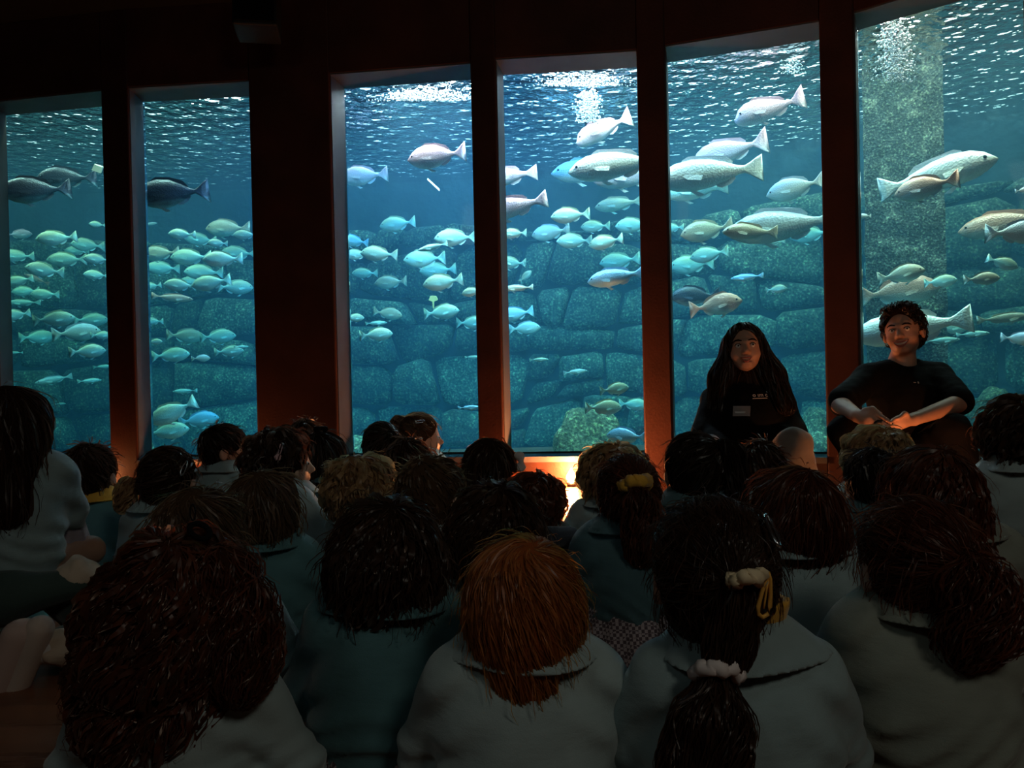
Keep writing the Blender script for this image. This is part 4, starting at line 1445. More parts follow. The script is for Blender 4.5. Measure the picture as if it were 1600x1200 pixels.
def trouser_sdf(p, s):
    d = ell(p, (0, -.015, .085), (.128, .112, .085))
    for sx in (-1, 1):
        d = smin(d, cap(p, (sx * .055, .01, .075), (sx * .145, .13, .070), .066, .052), .03)
        d = smin(d, cap(p, (sx * .145, .13, .070), (-sx * .02, .175 + .025 * sx, .050), .050, .036), .02)
    return smax(d + .003 * wav(p, 45., s), .004 - p[..., 2], .006)


def skirt_sdf(p, s):
    a = np.arctan2(p[..., 0], p[..., 1])
    t = np.clip((.20 - p[..., 2]) / .19, 0, 1)
    pl = 1 + .06 * t * np.sin(a * 16 + s)
    q = p - A3(0, .02, 0)
    rr = np.sqrt((q[..., 0] / 1.1) ** 2 + (q[..., 1]) ** 2)
    d = (rr - (.10 + .085 * t) * pl) * .75
    d = smax(d, p[..., 2] - .19, .02)
    return smax(d, .006 - p[..., 2], .006)


def collar_sdf(p, s):
    q = p - A3(0, .004, 0)
    q = q.copy(); q[..., 0] *= .88
    r = np.sqrt(q[..., 0] ** 2 + q[..., 1] ** 2)
    zc = p[..., 2] + .10 * np.clip(p[..., 1], -.06, .2)      # higher at the back
    t = np.clip((.378 - zc) / .052, 0, 1)
    d = np.abs(r - (.053 + .048 * t + .008 * t * np.cos(np.arctan2(q[..., 0], q[..., 1]) * 3 + s))) - .0075
    d = smax(d, zc - .378, .005)
    d = smax(d, .326 - zc, .005)
    ang = np.abs(np.arctan2(p[..., 0], p[..., 1]))
    return smax(d, (.35 - ang) * .06, .005)


def inner_collar_sdf(p, s):
    q = p.copy(); q[..., 0] *= .9
    r = np.sqrt(q[..., 0] ** 2 + (q[..., 1] - .004) ** 2)
    zc = p[..., 2] + .08 * np.clip(p[..., 1], -.06, .2)
    d = np.abs(r - (.047 + .25 * np.clip(zc - .35, 0, .1))) - .0055
    d = smax(d, zc - .402, .004)
    return smax(d, .33 - zc, .004)


PART_CACHE = {}


def part(name, f, lo, hi, h, m, parent, key=None, smooth_iter=0):
    if key is not None and (name, key) in PART_CACHE:
        me = PART_CACHE[(name, key)]
        o = bpy.data.objects.new(name, me); COL.objects.link(o); o.parent = parent
        if len(me.materials) == 0: me.materials.append(m)
        o.material_slots[0].link = 'OBJECT'; o.material_slots[0].material = m
        return o
    V, Q = sdf_mesh(name, f, lo, hi, h)
    me = mesh_np(name, V, Q)
    if key is not None: PART_CACHE[(name, key)] = me
    o = link(name, me, m, parent)
    if key is not None:
        o.material_slots[0].link = 'OBJECT'; o.material_slots[0].material = m
    return o


def head_frame(yaw, pitch, roll, hd=0.0, dx=0.0):
    R = rot('Z', yaw) @ rot('X', pitch) @ rot('Y', roll)     # head axes in body frame (columns)
    hc = HC_ - A3(dx, -.006, hd)

    def to_head(p): return (p - hc) @ R
    def from_head(q): return q @ R.T + hc
    to_head.base = from_head(A3(0, -.01, -.04)[None])[0]
    return R, to_head, from_head


TRI = [0]


def tube_mesh(pts, rad, n=8, closed=False):
    pts = np.asarray(pts, dtype=float)
    m = len(pts)
    rad = np.broadcast_to(np.asarray(rad, dtype=float), (m,))
    tan = np.gradient(pts, axis=0) if not closed else np.roll(pts, -1, 0) - np.roll(pts, 1, 0)
    tan /= np.linalg.norm(tan, axis=1, keepdims=True) + 1e-9
    ref = np.array([.31, .22, .93])
    s1 = np.cross(tan, ref); s1 /= np.linalg.norm(s1, axis=1, keepdims=True) + 1e-9
    s2 = np.cross(tan, s1)
    V = []
    for k in range(m):
        for j in range(n):
            a = 2 * math.pi * j / n
            V.append(pts[k] + (s1[k] * math.cos(a) + s2[k] * math.sin(a)) * rad[k])
    F = []
    for k in range(m if closed else m - 1):
        k2 = (k + 1) % m
        for j in range(n):
            F.append((k * n + j, k * n + (j + 1) % n, k2 * n + (j + 1) % n, k2 * n + j))
    if not closed:
        F.append(tuple(range(n - 1, -1, -1))); F.append(tuple((m - 1) * n + j for j in range(n)))
    return V, F


def on_hair(f, q, g0=None):
    """project a head frame point to the surface of the hair"""
    p = np.array([q], dtype=float)
    for _ in range(12):
        p = p - grad(f, p) * f(p)[:, None] * .8
    return p[0], grad(f, p)[0]


def lump_object(name, blobs, m, parent, h, k=.012, amp=.0):
    """blobs: list of (centre, radii)"""
    cs = np.array([b[0] for b in blobs]); rs_ = np.array([np.broadcast_to(b[1], 3) for b in blobs])
    lo = (cs - rs_).min(0) - .01; hi = (cs + rs_).max(0) + .01

    def f(p):
        d = ell(p, cs[0], rs_[0])
        for c, r in zip(cs[1:], rs_[1:]): d = smin(d, ell(p, c, r), k)
        return d + amp * wav(p, 90., 1.7)
    return part(name, f, lo, hi, h, m, parent), f


def make_child(u, v, w, Wc, style, colour, top, label, yaw=0.0, hyaw=0.0, hpitch=0.0, hroll=0.0, pose='lap', lower='trousers', lower_m=None,
               collar='plain', skin=None, tails=(), clips=(), z=None, fat=1.0, rise=0.0, eyes=False, dx=0.0, inner=None, hd=.045, curl=None, group='children seated on the floor'):
    skin = skin or SKIN
    lower_m = lower_m or NAVY
    hz = HC - 0  # camera height
    hor = 590 - ROLL * (u - 800)
    if z is None:
        z = Wc * (HC - rise) / (.575 - hd) * FPX / (w + Wc * (v - hor) / (.575 - hd))
    T = P(u, v, z)
    s = (T[2] - rise) / (.575 - hd)
    if style == 'buzz': s *= 1.01
    seed = (int(u * 7 + v) % 97) / 10.0
    rng = np.random.default_rng(int(u * 31 + v))
    near = z < 1.35
    hv = min(max(.0052 * z / s, .0055), .011)         # voxel, canonical units
    root = empty('person', (T[0] + dx * s, T[1] - .0, rise))
    root.rotation_euler = (0, 0, math.radians(yaw))
    root.scale = (s, s, s)
    tag(root, label, 'person', group)
    R, to_head, from_head = head_frame(hyaw, hpitch, hroll, hd, dx)
    if dx:
        pass
    hh = .0068 if eyes else max(hv * 1.15, .0095)
    part('body', lambda p: body_sdf(p, pose, to_head), (-.25, -.13, .0), (.25, .31, .60), hh, skin, root)
    part('sweatshirt', lambda p: torso_sdf(p, pose, seed, fat), (-.23, -.15, .0), (.23, .25, .39), hv * 1.05, top, root)
    if lower == 'trousers':
        part('trousers', lambda p: trouser_sdf(p, seed), (-.26, -.15, 0), (.26, .32, .2), hv * 1.5, lower_m, root, key=('t', round(hv, 3)))
    elif lower == 'skirt':
        part('skirt', lambda p: skirt_sdf(p, seed), (-.27, -.23, 0), (.27, .27, .21), hv * 1.2, lower_m, root, key=('s', round(hv, 3)))
    for sx in ((-1, 1) if lower != 'none' else ()):
        c = A3(-sx * .055, .19 + .025 * sx, .042)
        part('shoe', lambda p: smax(ell(p, c, (.062, .036, .036)), .004 - p[..., 2], .004), c - .08, c + .08, hv * 1.4, SHOED, root, key=('sh', sx, round(hv, 3)))
    if collar:
        part('collar', lambda p: collar_sdf(p, seed), (-.13, -.12, .315), (.13, .12, .395), max(min(hv, .0068), .0062), top if collar == 'plain' else collar, root)
    if inner:
        part('shirt_collar', lambda p: inner_collar_sdf(p, seed), (-.08, -.08, .32), (.08, .08, .40), min(hv, .006), inner, root)
    # hair
    f, lo, hi = hair_sdf(style)
    V, Q = sdf_mesh('hair', f, lo, hi, min(hv, .008))
    nst = 2900 if z < 1.35 else (1100 if z < 2.1 else 450)
    if style == 'buzz': nst = int(nst * .6)
    rad = .0009 * max(z, .95) / s
    curls = {'curly': .0075, 'longcurly': .013, 'wavy': .007}.get(style, 0.0) if curl is None else curl
    up_ids = np.nonzero(V[:, 2] > .035)[0]
    seeds = np.concatenate([V[rng.integers(0, len(V), nst * 3 // 5)], V[up_ids[rng.integers(0, len(up_ids), nst * 2 // 5)]]])
    lens = {'short': .045, 'buzz': .022, 'curly': .085, 'longcurly': .17, 'long': .15, 'longstraight': .18, 'wavy': .10, 'straight': .075, 'bob': .10, 'tied': .09}[style]
    steps = 9
    st = []
    if style == 'tied' and tails:
        allt = [np.array(t['tie']) for t in tails]
        which = np.array([int(np.argmin([np.linalg.norm(q - t) for t in allt])) for q in seeds])
        for k, t in enumerate(allt):
            sd = seeds[which == k]
            if len(sd): st.append(strands(f, sd, steps, lens / steps, flow_to(t), .002, rad, rng, 0.0015, 30))
        sd = V[rng.integers(0, len(V), nst // 5)]
        st.append(strands(f, sd, steps, lens * .5 / steps, flow_loose, .010, rad * .45, rng, .003, 60, lift=.008))
    else:
        fl = flow_swirl if style in ('straight', 'short', 'buzz') else flow_loose
        if curls:
            sc_ = seeds[::3]
            st.append(strands(f, sc_, 12, lens / 12, fl, .005, rad * 3.2, rng, curls * 1.1, 70, avoid=AV_CHILD))
        st.append(strands(f, seeds, steps if not curls else 12, lens / (steps if not curls else 12), fl, .004, rad * (1.25 if curls else 1.0), rng, curls, 75 if curls else 30, avoid=AV_CHILD))
        sd = V[rng.integers(0, len(V), nst // (8 if near else 3))]
        st.append(strands(f, sd, steps, lens * .7 / steps, fl, .010 if near else .014, rad * (.4 if near else .5), rng, max(curls, .004), 70, lift=.007 if near else .012, avoid=AV_CHILD))
    hm = HAIR[colour]
    pts_tf = lambda X: from_head(X)
    ho = hair_object('hair', pts_tf(V), Q, [(pts_tf(a), b, c) for a, b, c in st], hm, root)
    TRI[0] += 2 * len(Q) + sum(2 * len(b) for _, b, _ in st)
    # ponytails and buns
    for t in tails:
        tie = np.array(t['tie'])
        blobs = [(from_head(np.array([b[0]]))[0], b[1]) for b in t['blobs']]
        cs = np.array([b[0] for b in blobs]); rr = np.array([np.broadcast_to(b[1], 3) for b in blobs])

        def ft(p, cs=cs, rr=rr):
            d = ell(p, cs[0], rr[0])
            for c, r in zip(cs[1:], rr[1:]): d = smin(d, ell(p, c, r), .016)
            return d + (.004 if t.get('curl') else .0015) * wav(p, 70., seed)
        lo_, hi_ = (cs - rr).min(0) - .012, (cs + rr).max(0) + .012
        Vt, Qt = sdf_mesh('ponytail', ft, lo_, hi_, min(hv, .007))
        nt_ = max(60, int(nst * .35))
        sd = Vt[rng.integers(0, len(Vt), nt_)]
        end = cs[-1] + (cs[-1] - cs[0]) * .6

        def flt(q, tt, a=cs[0], e=end):
            d = e - q
            d /= np.linalg.norm(d, axis=1, keepdims=True) + 1e-9
            return d
        tot = np.linalg.norm(cs[-1] - cs[0]) + rr[-1].max()
        sts = [strands(ft, sd, 9, max(tot, .05) * .6 / 9, flt, .004, rad, rng, t.get('curl', 0.0015), 75, lift=.004)]
        hair_object('ponytail', Vt, Qt, sts, HAIR[t.get('colour', colour)], root)
        TRI[0] += 2 * len(Qt) + 2 * len(sts[0][1])
        if t.get('band'):
            bm_, br, bt = t['band']
            ax = cs[1] - from_head(np.array([tie]))[0]
            ax /= np.linalg.norm(ax)
            o1 = np.cross(ax, [.2, .1, .97]); o1 /= np.linalg.norm(o1); o2 = np.cross(ax, o1)
            c0 = from_head(np.array([t.get('band_at', tie)]))[0]
            ring = [c0 + (o1 * math.cos(a) + o2 * math.sin(a)) * br * (1 + (.10 * math.sin(a * 9) if bt > .008 else 0)) + ax * (.003 * math.sin(a * 7) if bt > .008 else 0) for a in np.linspace(0, 2 * math.pi, 36, endpoint=False)]
            Vb, Fb = tube_mesh(ring, [bt * (1 + (.25 * math.sin(k * 2.1) if bt > .008 else 0)) for k in range(36)], 8, True)
            nm = 'scrunchie' if bt > .008 else 'hair_tie'
            link(nm, mesh_np(nm, Vb, Fb), bm_, root)
    for c in clips:
        make_clip(root, f, from_head, R, **c)
    if eyes:
        for sx in (-1, 1):
            bm = bmesh.new(); bmesh.ops.create_uvsphere(bm, u_segments=12, v_segments=8, radius=.0095)
            c = from_head(np.array([[sx * .027, .0735, -.012]]))[0]
            bmesh.ops.translate(bm, vec=c, verts=bm.verts)
            eo = bm_obj('eye', bm, EYEW, root, True)
            bm = bmesh.new(); bmesh.ops.create_uvsphere(bm, u_segments=10, v_segments=6, radius=.005)
            c = from_head(np.array([[sx * .027, .0800, -.012]]))[0]
            bmesh.ops.translate(bm, vec=c, verts=bm.verts)
            bm_obj('iris', bm, IRIS, eo, True)
    return root


def make_clip(root, f, from_head, R, at, kind, m, size=.03, ang=0.0):
    p, g = on_hair(f, at)
    g0 = R @ g
    c = from_head(np.array([p + g * .016]))[0]
    e1 = np.cross(g0, [0, 0, 1.0]); e1 /= np.linalg.norm(e1)
    e2 = np.cross(e1, g0)
    if e2[2] < 0: e1, e2 = -e1, -e2
    ca, sa = math.cos(math.radians(ang)), math.sin(math.radians(ang))
    x1, x2 = e1 * ca + e2 * sa, -e1 * sa + e2 * ca
    if kind == 'barrette':        # snap clip: a pointed loop
        out = [(0, 1), (.10, .75), (.24, .1), (.32, -.5), (.26, -.85), (0, -1), (-.26, -.85), (-.32, -.5), (-.24, .1), (-.10, .75)]
        ring = [c + (x1 * a + x2 * b) * size for a, b in out]
        V, F = tube_mesh(ring, size * .11, 6, True)
        o = link('hair_clip', mesh_np('hair_clip', V, F), m, root)
        bar = [c + x2 * size * b for b in (.7, .2, -.3, -.6)]
        V, F = tube_mesh(bar, size * .05, 6)
        link('clip_tongue', mesh_np('clip_tongue', V, F), m, o)
    elif kind == 'bow':
        blobs = [(c + x1 * size * .6, (size * .6, size * .35, size * .5)), (c - x1 * size * .6, (size * .6, size * .35, size * .5)), (c + g0 * .004, size * .28)]
        lump_object('hair_bow', blobs, m, root, .006, .006)
    elif kind == 'slide':
        ring = [c + (x1 * math.cos(a) * .28 + x2 * math.sin(a)) * size for a in np.linspace(0, 2 * math.pi, 18, endpoint=False)]
        V, F = tube_mesh(ring, size * .09, 6, True)
        link('hair_clip', mesh_np('hair_clip', V, F), m, root)
    elif kind == 'flower':
        pts = [c + x2 * size * b + x1 * size * .15 * s_ for s_ in (-1, 1) for b in (1, .3, -.4)]
        V, F = tube_mesh(pts[:3] + pts[3:][::-1], size * .07, 6)
        o = link('hair_clip', mesh_np('hair_clip', V, F), m, root)
        blobs = [(c - x2 * size * .6 + (x1 * math.cos(a) + x2 * math.sin(a)) * size * .28 + g0 * .002, size * .2) for a in np.linspace(0, 6.28, 6)[:-1]]
        fo, _ = lump_object('clip_flower', blobs, m, o, .004, .003)
    elif kind == 'tie':           # knotted loop standing on the hair
        ring = [c + g0 * size * .5 + (x1 * math.cos(a) + x2 * math.sin(a) * 1.2) * size * .7 for a in np.linspace(0, 2 * math.pi, 20, endpoint=False)]
        V, F = tube_mesh(ring, size * .22, 8, True)
        link('hair_tie', mesh_np('hair_tie', V, F), m, root)

# ---------------------------------------------------------------- the children, nearest first
C = make_child
tail_D2 = dict(tie=(-.0, -.085, .012), blobs=[((.005, -.092, .012), .016), ((.004, -.100, -.020), (.024, .014, .03)), ((-.004, -.098, -.06), (.026, .016, .03)), ((-.012, -.095, -.085), .018)], band=(CREAMP, .017, .0085), band_at=(.012, -.112, .014))
tail_D = dict(tie=(-.022, -.085, -.098), blobs=[((-.022, -.088, -.098), .015), ((-.026, -.105, -.125), (.024, .022, .028)), ((-.036, -.120, -.165), (.046, .034, .045)), ((-.050, -.125, -.205), (.046, .030, .036))], band=(WHITEP, .024, .009), band_at=(-.022, -.100, -.104), curl=.003)
A_tail = dict(tie=(.055, -.03, .055), blobs=[((.062, -.03, .062), .02), ((.098, -.045, .042), (.036, .032, .036)), ((.122, -.055, -.012), (.034, .032, .045)), ((.124, -.06, -.066), (.036, .032, .045)), ((.112, -.06, -.105), .026)], curl=.011)

C(272, 824, 255, .25, 'longcurly', 'auburn', SKYL, 'child with long curly dark auburn hair and a black bow, nearest the left corner', tails=(A_tail,), clips=(dict(at=(.045, -.035, .09), kind='tie', m=BLACKC, size=.020),), lower_m=KHAKI, pose='out')
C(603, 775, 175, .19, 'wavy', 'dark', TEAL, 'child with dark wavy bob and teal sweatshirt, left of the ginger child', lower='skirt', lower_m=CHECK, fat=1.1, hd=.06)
C(816, 829, 185, .172, 'straight', 'red', SKYL, 'ginger child with straight hair, centre of the nearest row', skin=SKINF, fat=1.1, hd=.07)
C(1112, 768, 200, .172, 'tied', 'dark', SKY, 'dark haired child with low ponytail, yellow collar and a yellow barrette', tails=(tail_D2, tail_D), inner=YELLOW,
  clips=(dict(at=(.030, -.10, -.004), kind='barrette', m=YELP, size=.027, ang=8), dict(at=(.045, -.07, .055), kind='slide', m=METAL, size=.028, ang=48)), dx=.03, fat=1.08, hd=.03)
C(1428, 770, 175, .172, 'tied', 'auburn', SKY_WARMLIT, 'child with a loose curly reddish bun and grey sweatshirt, nearest the right corner', inner=YELLOW, hd=.065, fat=1.12, dx=.01,
  tails=(dict(tie=(.025, -.085, .012), blobs=[((.028, -.10, .015), .022), ((.030, -.115, -.015), (.045, .028, .04)), ((.045, -.112, -.055), (.048, .03, .04)), ((.02, -.108, -.08), (.035, .024, .03))], curl=.010),))
C(1243, 722, 145, .185, 'bob', 'auburn', SKY, 'child with a smooth round dark bob, sky sweatshirt with upturned collar', inner=YELLOW, hd=.07)
C(1452, 692, 155, .19, 'long', 'auburn', SKY_WARMLIT, 'child with long auburn hair flicked out at the right, lit by warm light', curl=.006, dx=.05, z=1.8)
C(772, 750, 145, .19, 'wavy', 'dark', SKY, 'child with dark curly bob directly behind the ginger child', pose='out')
C(309, 755, 142, .18, 'straight', 'brown', SKY, 'child with streaked light brown hair and black hair clip behind the curly auburn child', clips=(dict(at=(.02, -.08, .05), kind='slide', m=BLACKC, size=.016),))
C(676, 708, 104, .155, 'buzz', 'brown', SKY, 'boy with very short cropped hair and a bare ear turned to the candle', hyaw=-34, skin=SKINF)
C(413, 730, 110, .18, 'bob', 'brown', TEAL, 'child with brown bob and deep teal sweatshirt below the girl in profile', hyaw=-25)
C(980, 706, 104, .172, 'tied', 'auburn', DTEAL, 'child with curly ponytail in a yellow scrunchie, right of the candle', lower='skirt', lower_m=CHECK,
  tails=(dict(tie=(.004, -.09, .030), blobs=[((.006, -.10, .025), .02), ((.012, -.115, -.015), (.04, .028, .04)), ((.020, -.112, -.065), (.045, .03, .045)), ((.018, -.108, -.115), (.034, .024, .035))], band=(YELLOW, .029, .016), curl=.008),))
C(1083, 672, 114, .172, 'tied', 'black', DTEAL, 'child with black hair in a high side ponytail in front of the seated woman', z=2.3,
  tails=(dict(tie=(.055, -.045, .06), blobs=[((.065, -.05, .062), .022), ((.092, -.06, .04), (.032, .03, .04)), ((.10, -.062, -.02), (.028, .026, .05)), ((.098, -.06, -.075), (.024, .022, .04))], band=(BLACKC, .02, .006)),))
C(568, 708, 100, .19, 'curly', 'blond', SKY, 'child with fair curly hair in front of the wide pillar, facing right', yaw=-35, hyaw=-25, eyes=True, skin=SKINF)
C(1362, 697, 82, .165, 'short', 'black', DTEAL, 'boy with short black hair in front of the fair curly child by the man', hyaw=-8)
C(1370, 663, 96, .2, 'curly', 'blond', SKY, 'child with fair curly rim lit hair just below the man’s hands', skin=SKINF)
C(1590, 618, 96, .19, 'curly', 'dark', SKYL, 'child with dark curls and grey sweatshirt at the right edge', z=2.55, hyaw=20, lower_m=KHAKI)
C(957, 690, 98, .2, 'curly', 'blond', SKY, 'child with frizzy fair hair glowing in the candle light behind the yellow scrunchie', skin=SKINF)
KID = {}
KID['curls'] = C(832, 736, 92, .2, 'curly', 'auburn', SKY, 'child with loose reddish curls just left of the candle reflection', hyaw=12)
C(765, 680, 90, .18, 'longstraight', 'dark', SKY, 'child with long dark hair and a white hair bow left of the candle', clips=(dict(at=(.07, .0, .02), kind='bow', m=WHITEC, size=.03, ang=80),), hyaw=-15)
KID['elbow'] = C(140, 690, 86, .165, 'short', 'dark', TEAL, 'boy with short dark hair, yellow collar and yellow elbow patch', collar=YELLOW, pose='out', z=2.75)
C(262, 694, 82, .172, 'tied', 'dark', SKY, 'child with a rim lit pigtail and silver hair clip beside the boy with yellow collar', z=2.5,
  tails=(dict(tie=(-.072, -.03, -.015), blobs=[((-.082, -.03, -.015), .016), ((-.112, -.035, -.02), (.028, .024, .03)), ((-.122, -.038, -.06), (.024, .02, .036))], colour='blond', curl=.004),),  # dark hair made blond here: the pigtail's backlight is put into its colour
  clips=(dict(at=(.05, -.06, .03), kind='slide', m=METAL, size=.024, ang=35),))
C(438, 668, 100, .205, 'curly', 'dark', SKYL, 'girl with dark curly hair in profile wearing a pale flower clip', yaw=-35, hyaw=-45, eyes=True, skin=SKINF, clips=(dict(at=(.085, .005, .03), kind='flower', m=PINKP, size=.026, ang=15),), inner=YELLOW)
C(350, 660, 68, .18, 'short', 'black', SKY, 'boy with short black hair in profile in front of the second window', yaw=-25, hyaw=-45, eyes=True)
C(506, 670, 60, .172, 'longstraight', 'black', DTEAL, 'girl with long straight black hair and a hair bow in front of the wide pillar', yaw=-20, hyaw=-25, eyes=True, clips=(dict(at=(.02, -.03, .09), kind='bow', m=BLACKC, size=.026),), z=3.15)
C(478, 653, 62, .165, 'short', 'dark', SKY, 'dark haired child farthest back in front of the wide pillar, mostly hidden', z=3.85)
C(655, 643, 62, .19, 'tied', 'brown', SKYL, 'girl with fair brown topknot in profile below the window right of the wide pillar', yaw=-40, hyaw=-45, eyes=True, skin=SKINF, z=3.8,
  tails=(dict(tie=(-.0, -.075, .06), blobs=[((0, -.082, .066), .02), ((.0, -.098, .055), (.026, .024, .03)), ((0, -.105, .035), .018)], band=(PINKP, .014, .005)),), clips=(dict(at=(.06, .0, .055), kind='slide', m=METAL, size=.02, ang=80),))
C(596, 657, 62, .172, 'tied', 'black', SKY, 'child with sleek black hair beside the girl with the topknot', z=3.5,
  tails=(dict(tie=(.05, -.06, .045), blobs=[((.055, -.07, .045), .018), ((.065, -.085, .02), (.022, .02, .028))]),))
C(637, 681, 62, .165, 'short', 'dark', SKY, 'child with short dark hair in front of the girl with the topknot', z=2.75)
C(1188, 684, 58, .165, 'short', 'dark', SKY, 'child with short dark hair half hidden before the seated woman’s knees', z=2.6, hyaw=-20)

# kneeling girl at the left edge: raised on her folded legs
kn = C(22, 597, 116, .19, 'long', 'dark', SKY, 'kneeling girl with long dark hair and grey pink skirt at the left edge', z=2.15, rise=.17, yaw=25, hyaw=-30, lower='none', collar=None, fat=.86, pose='in')


# legs of the kneeling girl (world points, brought into her own frame)
KR = np.array(kn.location); KS = kn.scale[0]


KRI = np.array(Matrix.Rotation(-kn.rotation_euler[2], 3, 'Z'))


def kl(u, v, z): return KRI @ (P(u, v, z) - KR) / KS


hipa, hipb = kl(20, 870, 2.33), kl(60, 872, 2.33)
k1, f1 = kl(168, 985, 2.12), kl(70, 1012, 1.97)
k2, f2 = kl(5, 935, 2.05), kl(118, 912, 2.10)
part('leggings', lambda p: smin(smin(cap(p, hipa, k2, .085, .06), cap(p, k2, f2, .058, .036), .03), smin(cap(p, hipb, k1, .085, .055), cap(p, k1, f1, .052, .034), .02), .03),
     np.minimum.reduce([hipa, hipb, k1, k2, f1, f2]) - .1, np.maximum.reduce([hipa, hipb, k1, k2, f1, f2]) + .1, .012, DGREEN, kn)
q = kl(45, 800, 2.3)


def kskirt(p):
    a = np.arctan2(p[..., 0] - q[0], p[..., 1] - q[1])
    t = np.clip((q[2] + .02 - p[..., 2]) / .20, 0, 1)
    r = np.sqrt((p[..., 0] - q[0]) ** 2 + (p[..., 1] - q[1]) ** 2)
    d = (r - (.115 + .045 * t) * (1 + .055 * t * np.sin(a * 14))) * .8
    d = smax(d, p[..., 2] - q[2] - .02, .02)
    return smax(d, q[2] - .185 + .01 * np.sin(a * 3) - p[..., 2], .008)


part('skirt', kskirt, q - .22, q + .22, .010, SKIRT, kn)
cf = kl(122, 905, 2.12)
part('fluffy_cuff', lambda p: ell(p, cf, (.05, .05, .055)) + .008 * wav(p, 70., 1.), cf - .08, cf + .08, .008, FLUFF, kn)
c1, c2, c3 = kl(55, 1012, 1.95), kl(80, 1012, 1.97), kl(103, 1013, 1.99)
part('sock', lambda p: cap(p, c1, c2, .034, .036), np.minimum(c1, c2) - .06, np.maximum(c1, c2) + .06, .007, WHITEC, kn)
part('fluffy_cuff', lambda p: cap(p, c2 + (c3 - c2) * .3, c3, .040, .042) + .006 * wav(p, 80., 2.), np.minimum(c2, c3) - .07, np.maximum(c2, c3) + .07, .007, FLUFF, kn)
s0, s1 = kl(2, 1085, 1.93), kl(42, 990, 1.93)
part('shoe', lambda p: smin(cap(p, s0, s1, .030, .032), cap(p + A3(.02, 0, 0), s0, s1, .028, .030), .02), np.minimum(s0, s1) - .08, np.maximum(s0, s1) + .08, .007, SHOEP, kn)
so0, so1 = s0 + A3(.026, -.012, 0), s1 + A3(.026, -.012, .01)
part('shoe_sole', lambda p: cap((p - (so0 + so1) / 2) * A3(1, 1, 1) + (so0 + so1) / 2, so0, so1, .026, .030), np.minimum(so0, so1) - .06, np.maximum(so0, so1) + .06, .006, SOLE, kn)


# a trainer with a pale stripe that the reddish curled child stretches towards the candle
def trainer(root, u, v, z):
    KRr = np.array(root.location); s = root.scale[0]
    Rz = np.array(Matrix.Rotation(-root.rotation_euler[2], 3, 'Z'))
    g = lambda *a: Rz @ (P(*a) - KRr) / s
    a, b = g(u - 14, v + 8, z), g(u + 10, v + 22, z - .12)
    part('shoe', lambda p: smin(cap(p, a, b, .036, .032), ell(p, a + A3(0, 0, .02), (.032, .034, .036)), .02), np.minimum(a, b) - .08, np.maximum(a, b) + .08, .008, SHOED, root)
    n = A3(.012, -.034, .004)
    V, F = tube_mesh([a + n + A3(0, -.004, .012), a * .5 + b * .5 + n + A3(.008, 0, 0), b + n + A3(.006, .006, -.006)], .006, 6)
    link('shoe_stripe', mesh_np('shoe_stripe', V, F), WHITEC, root)
    k = g(u - 45, v - 5, z - .05)
    part('sock', lambda p: cap(p, k, a + A3(0, 0, .03), .036, .032), np.minimum(k, a) - .07, np.maximum(k, a) + .08, .009, NAVY, root)


trainer(KID['curls'], 905, 845, 2.15)

# yellow elbow patch of the boy on the left
zb = KID['elbow']
_, eb, _ = arm_pts('out', 1)
part('elbow_patch', lambda p: smax(ell(p, eb + A3(.012, -.016, -.004), (.046, .042, .05)), .075 - p[..., 0] + eb[0] - .08, .005), eb - .07, eb + .08, .008, YELLOW, zb)


# ---------------------------------------------------------------- the two grown-ups
def hand_sdf(p, wrist, palm, side, curl, spread=.9):
    """side points to the thumb; curl is the direction the finger tips bend to"""
    w_ = palm - wrist; w_ /= np.linalg.norm(w_)
    side = side - w_ * (side @ w_); side /= np.linalg.norm(side)
    nrm_ = np.cross(w_, side)
    Rm = np.stack([side, w_, nrm_], 1)
    d = smin(cap(p, wrist, palm, .026, .026), ell(p, palm, (.040, .046, .017), Rm), .02)
    for k, (o_, ln, b) in enumerate(((.030, .070, .5), (.010, .080, .62), (-.011, .074, .7), (-.030, .058, .85))):
        r0 = palm + w_ * .036 + side * o_
        d1 = w_ * (1 - .35 * b) + curl * .55 * b + side * o_ * 2 * spread; d1 /= np.linalg.norm(d1)
        r1 = r0 + d1 * ln * .5
        d2 = w_ * (1 - .8 * b) + curl * 1.0 * b; d2 /= np.linalg.norm(d2)
        r2 = r1 + d2 * ln * .3
        d3 = w_ * (1 - 1.1 * b) + curl * 1.2 * b; d3 /= np.linalg.norm(d3)
        r3 = r2 + d3 * ln * .22
        fd = smin(smin(cap(p, r0, r1, .0092, .0085), cap(p, r1, r2, .0085, .0078), .004), cap(p, r2, r3, .0078, .0066), .004)
        d = smin(d, fd, .006)
    t0 = palm - w_ * .025 + side * .034
    t1 = t0 + side * .022 + w_ * .026 + curl * .010
    t2 = t1 + w_ * .030 + curl * .016 - side * .004
    return smin(d, smin(cap(p, t0, t1, .0125, .0105), cap(p, t1, t2, .0105, .0082), .005), .010)


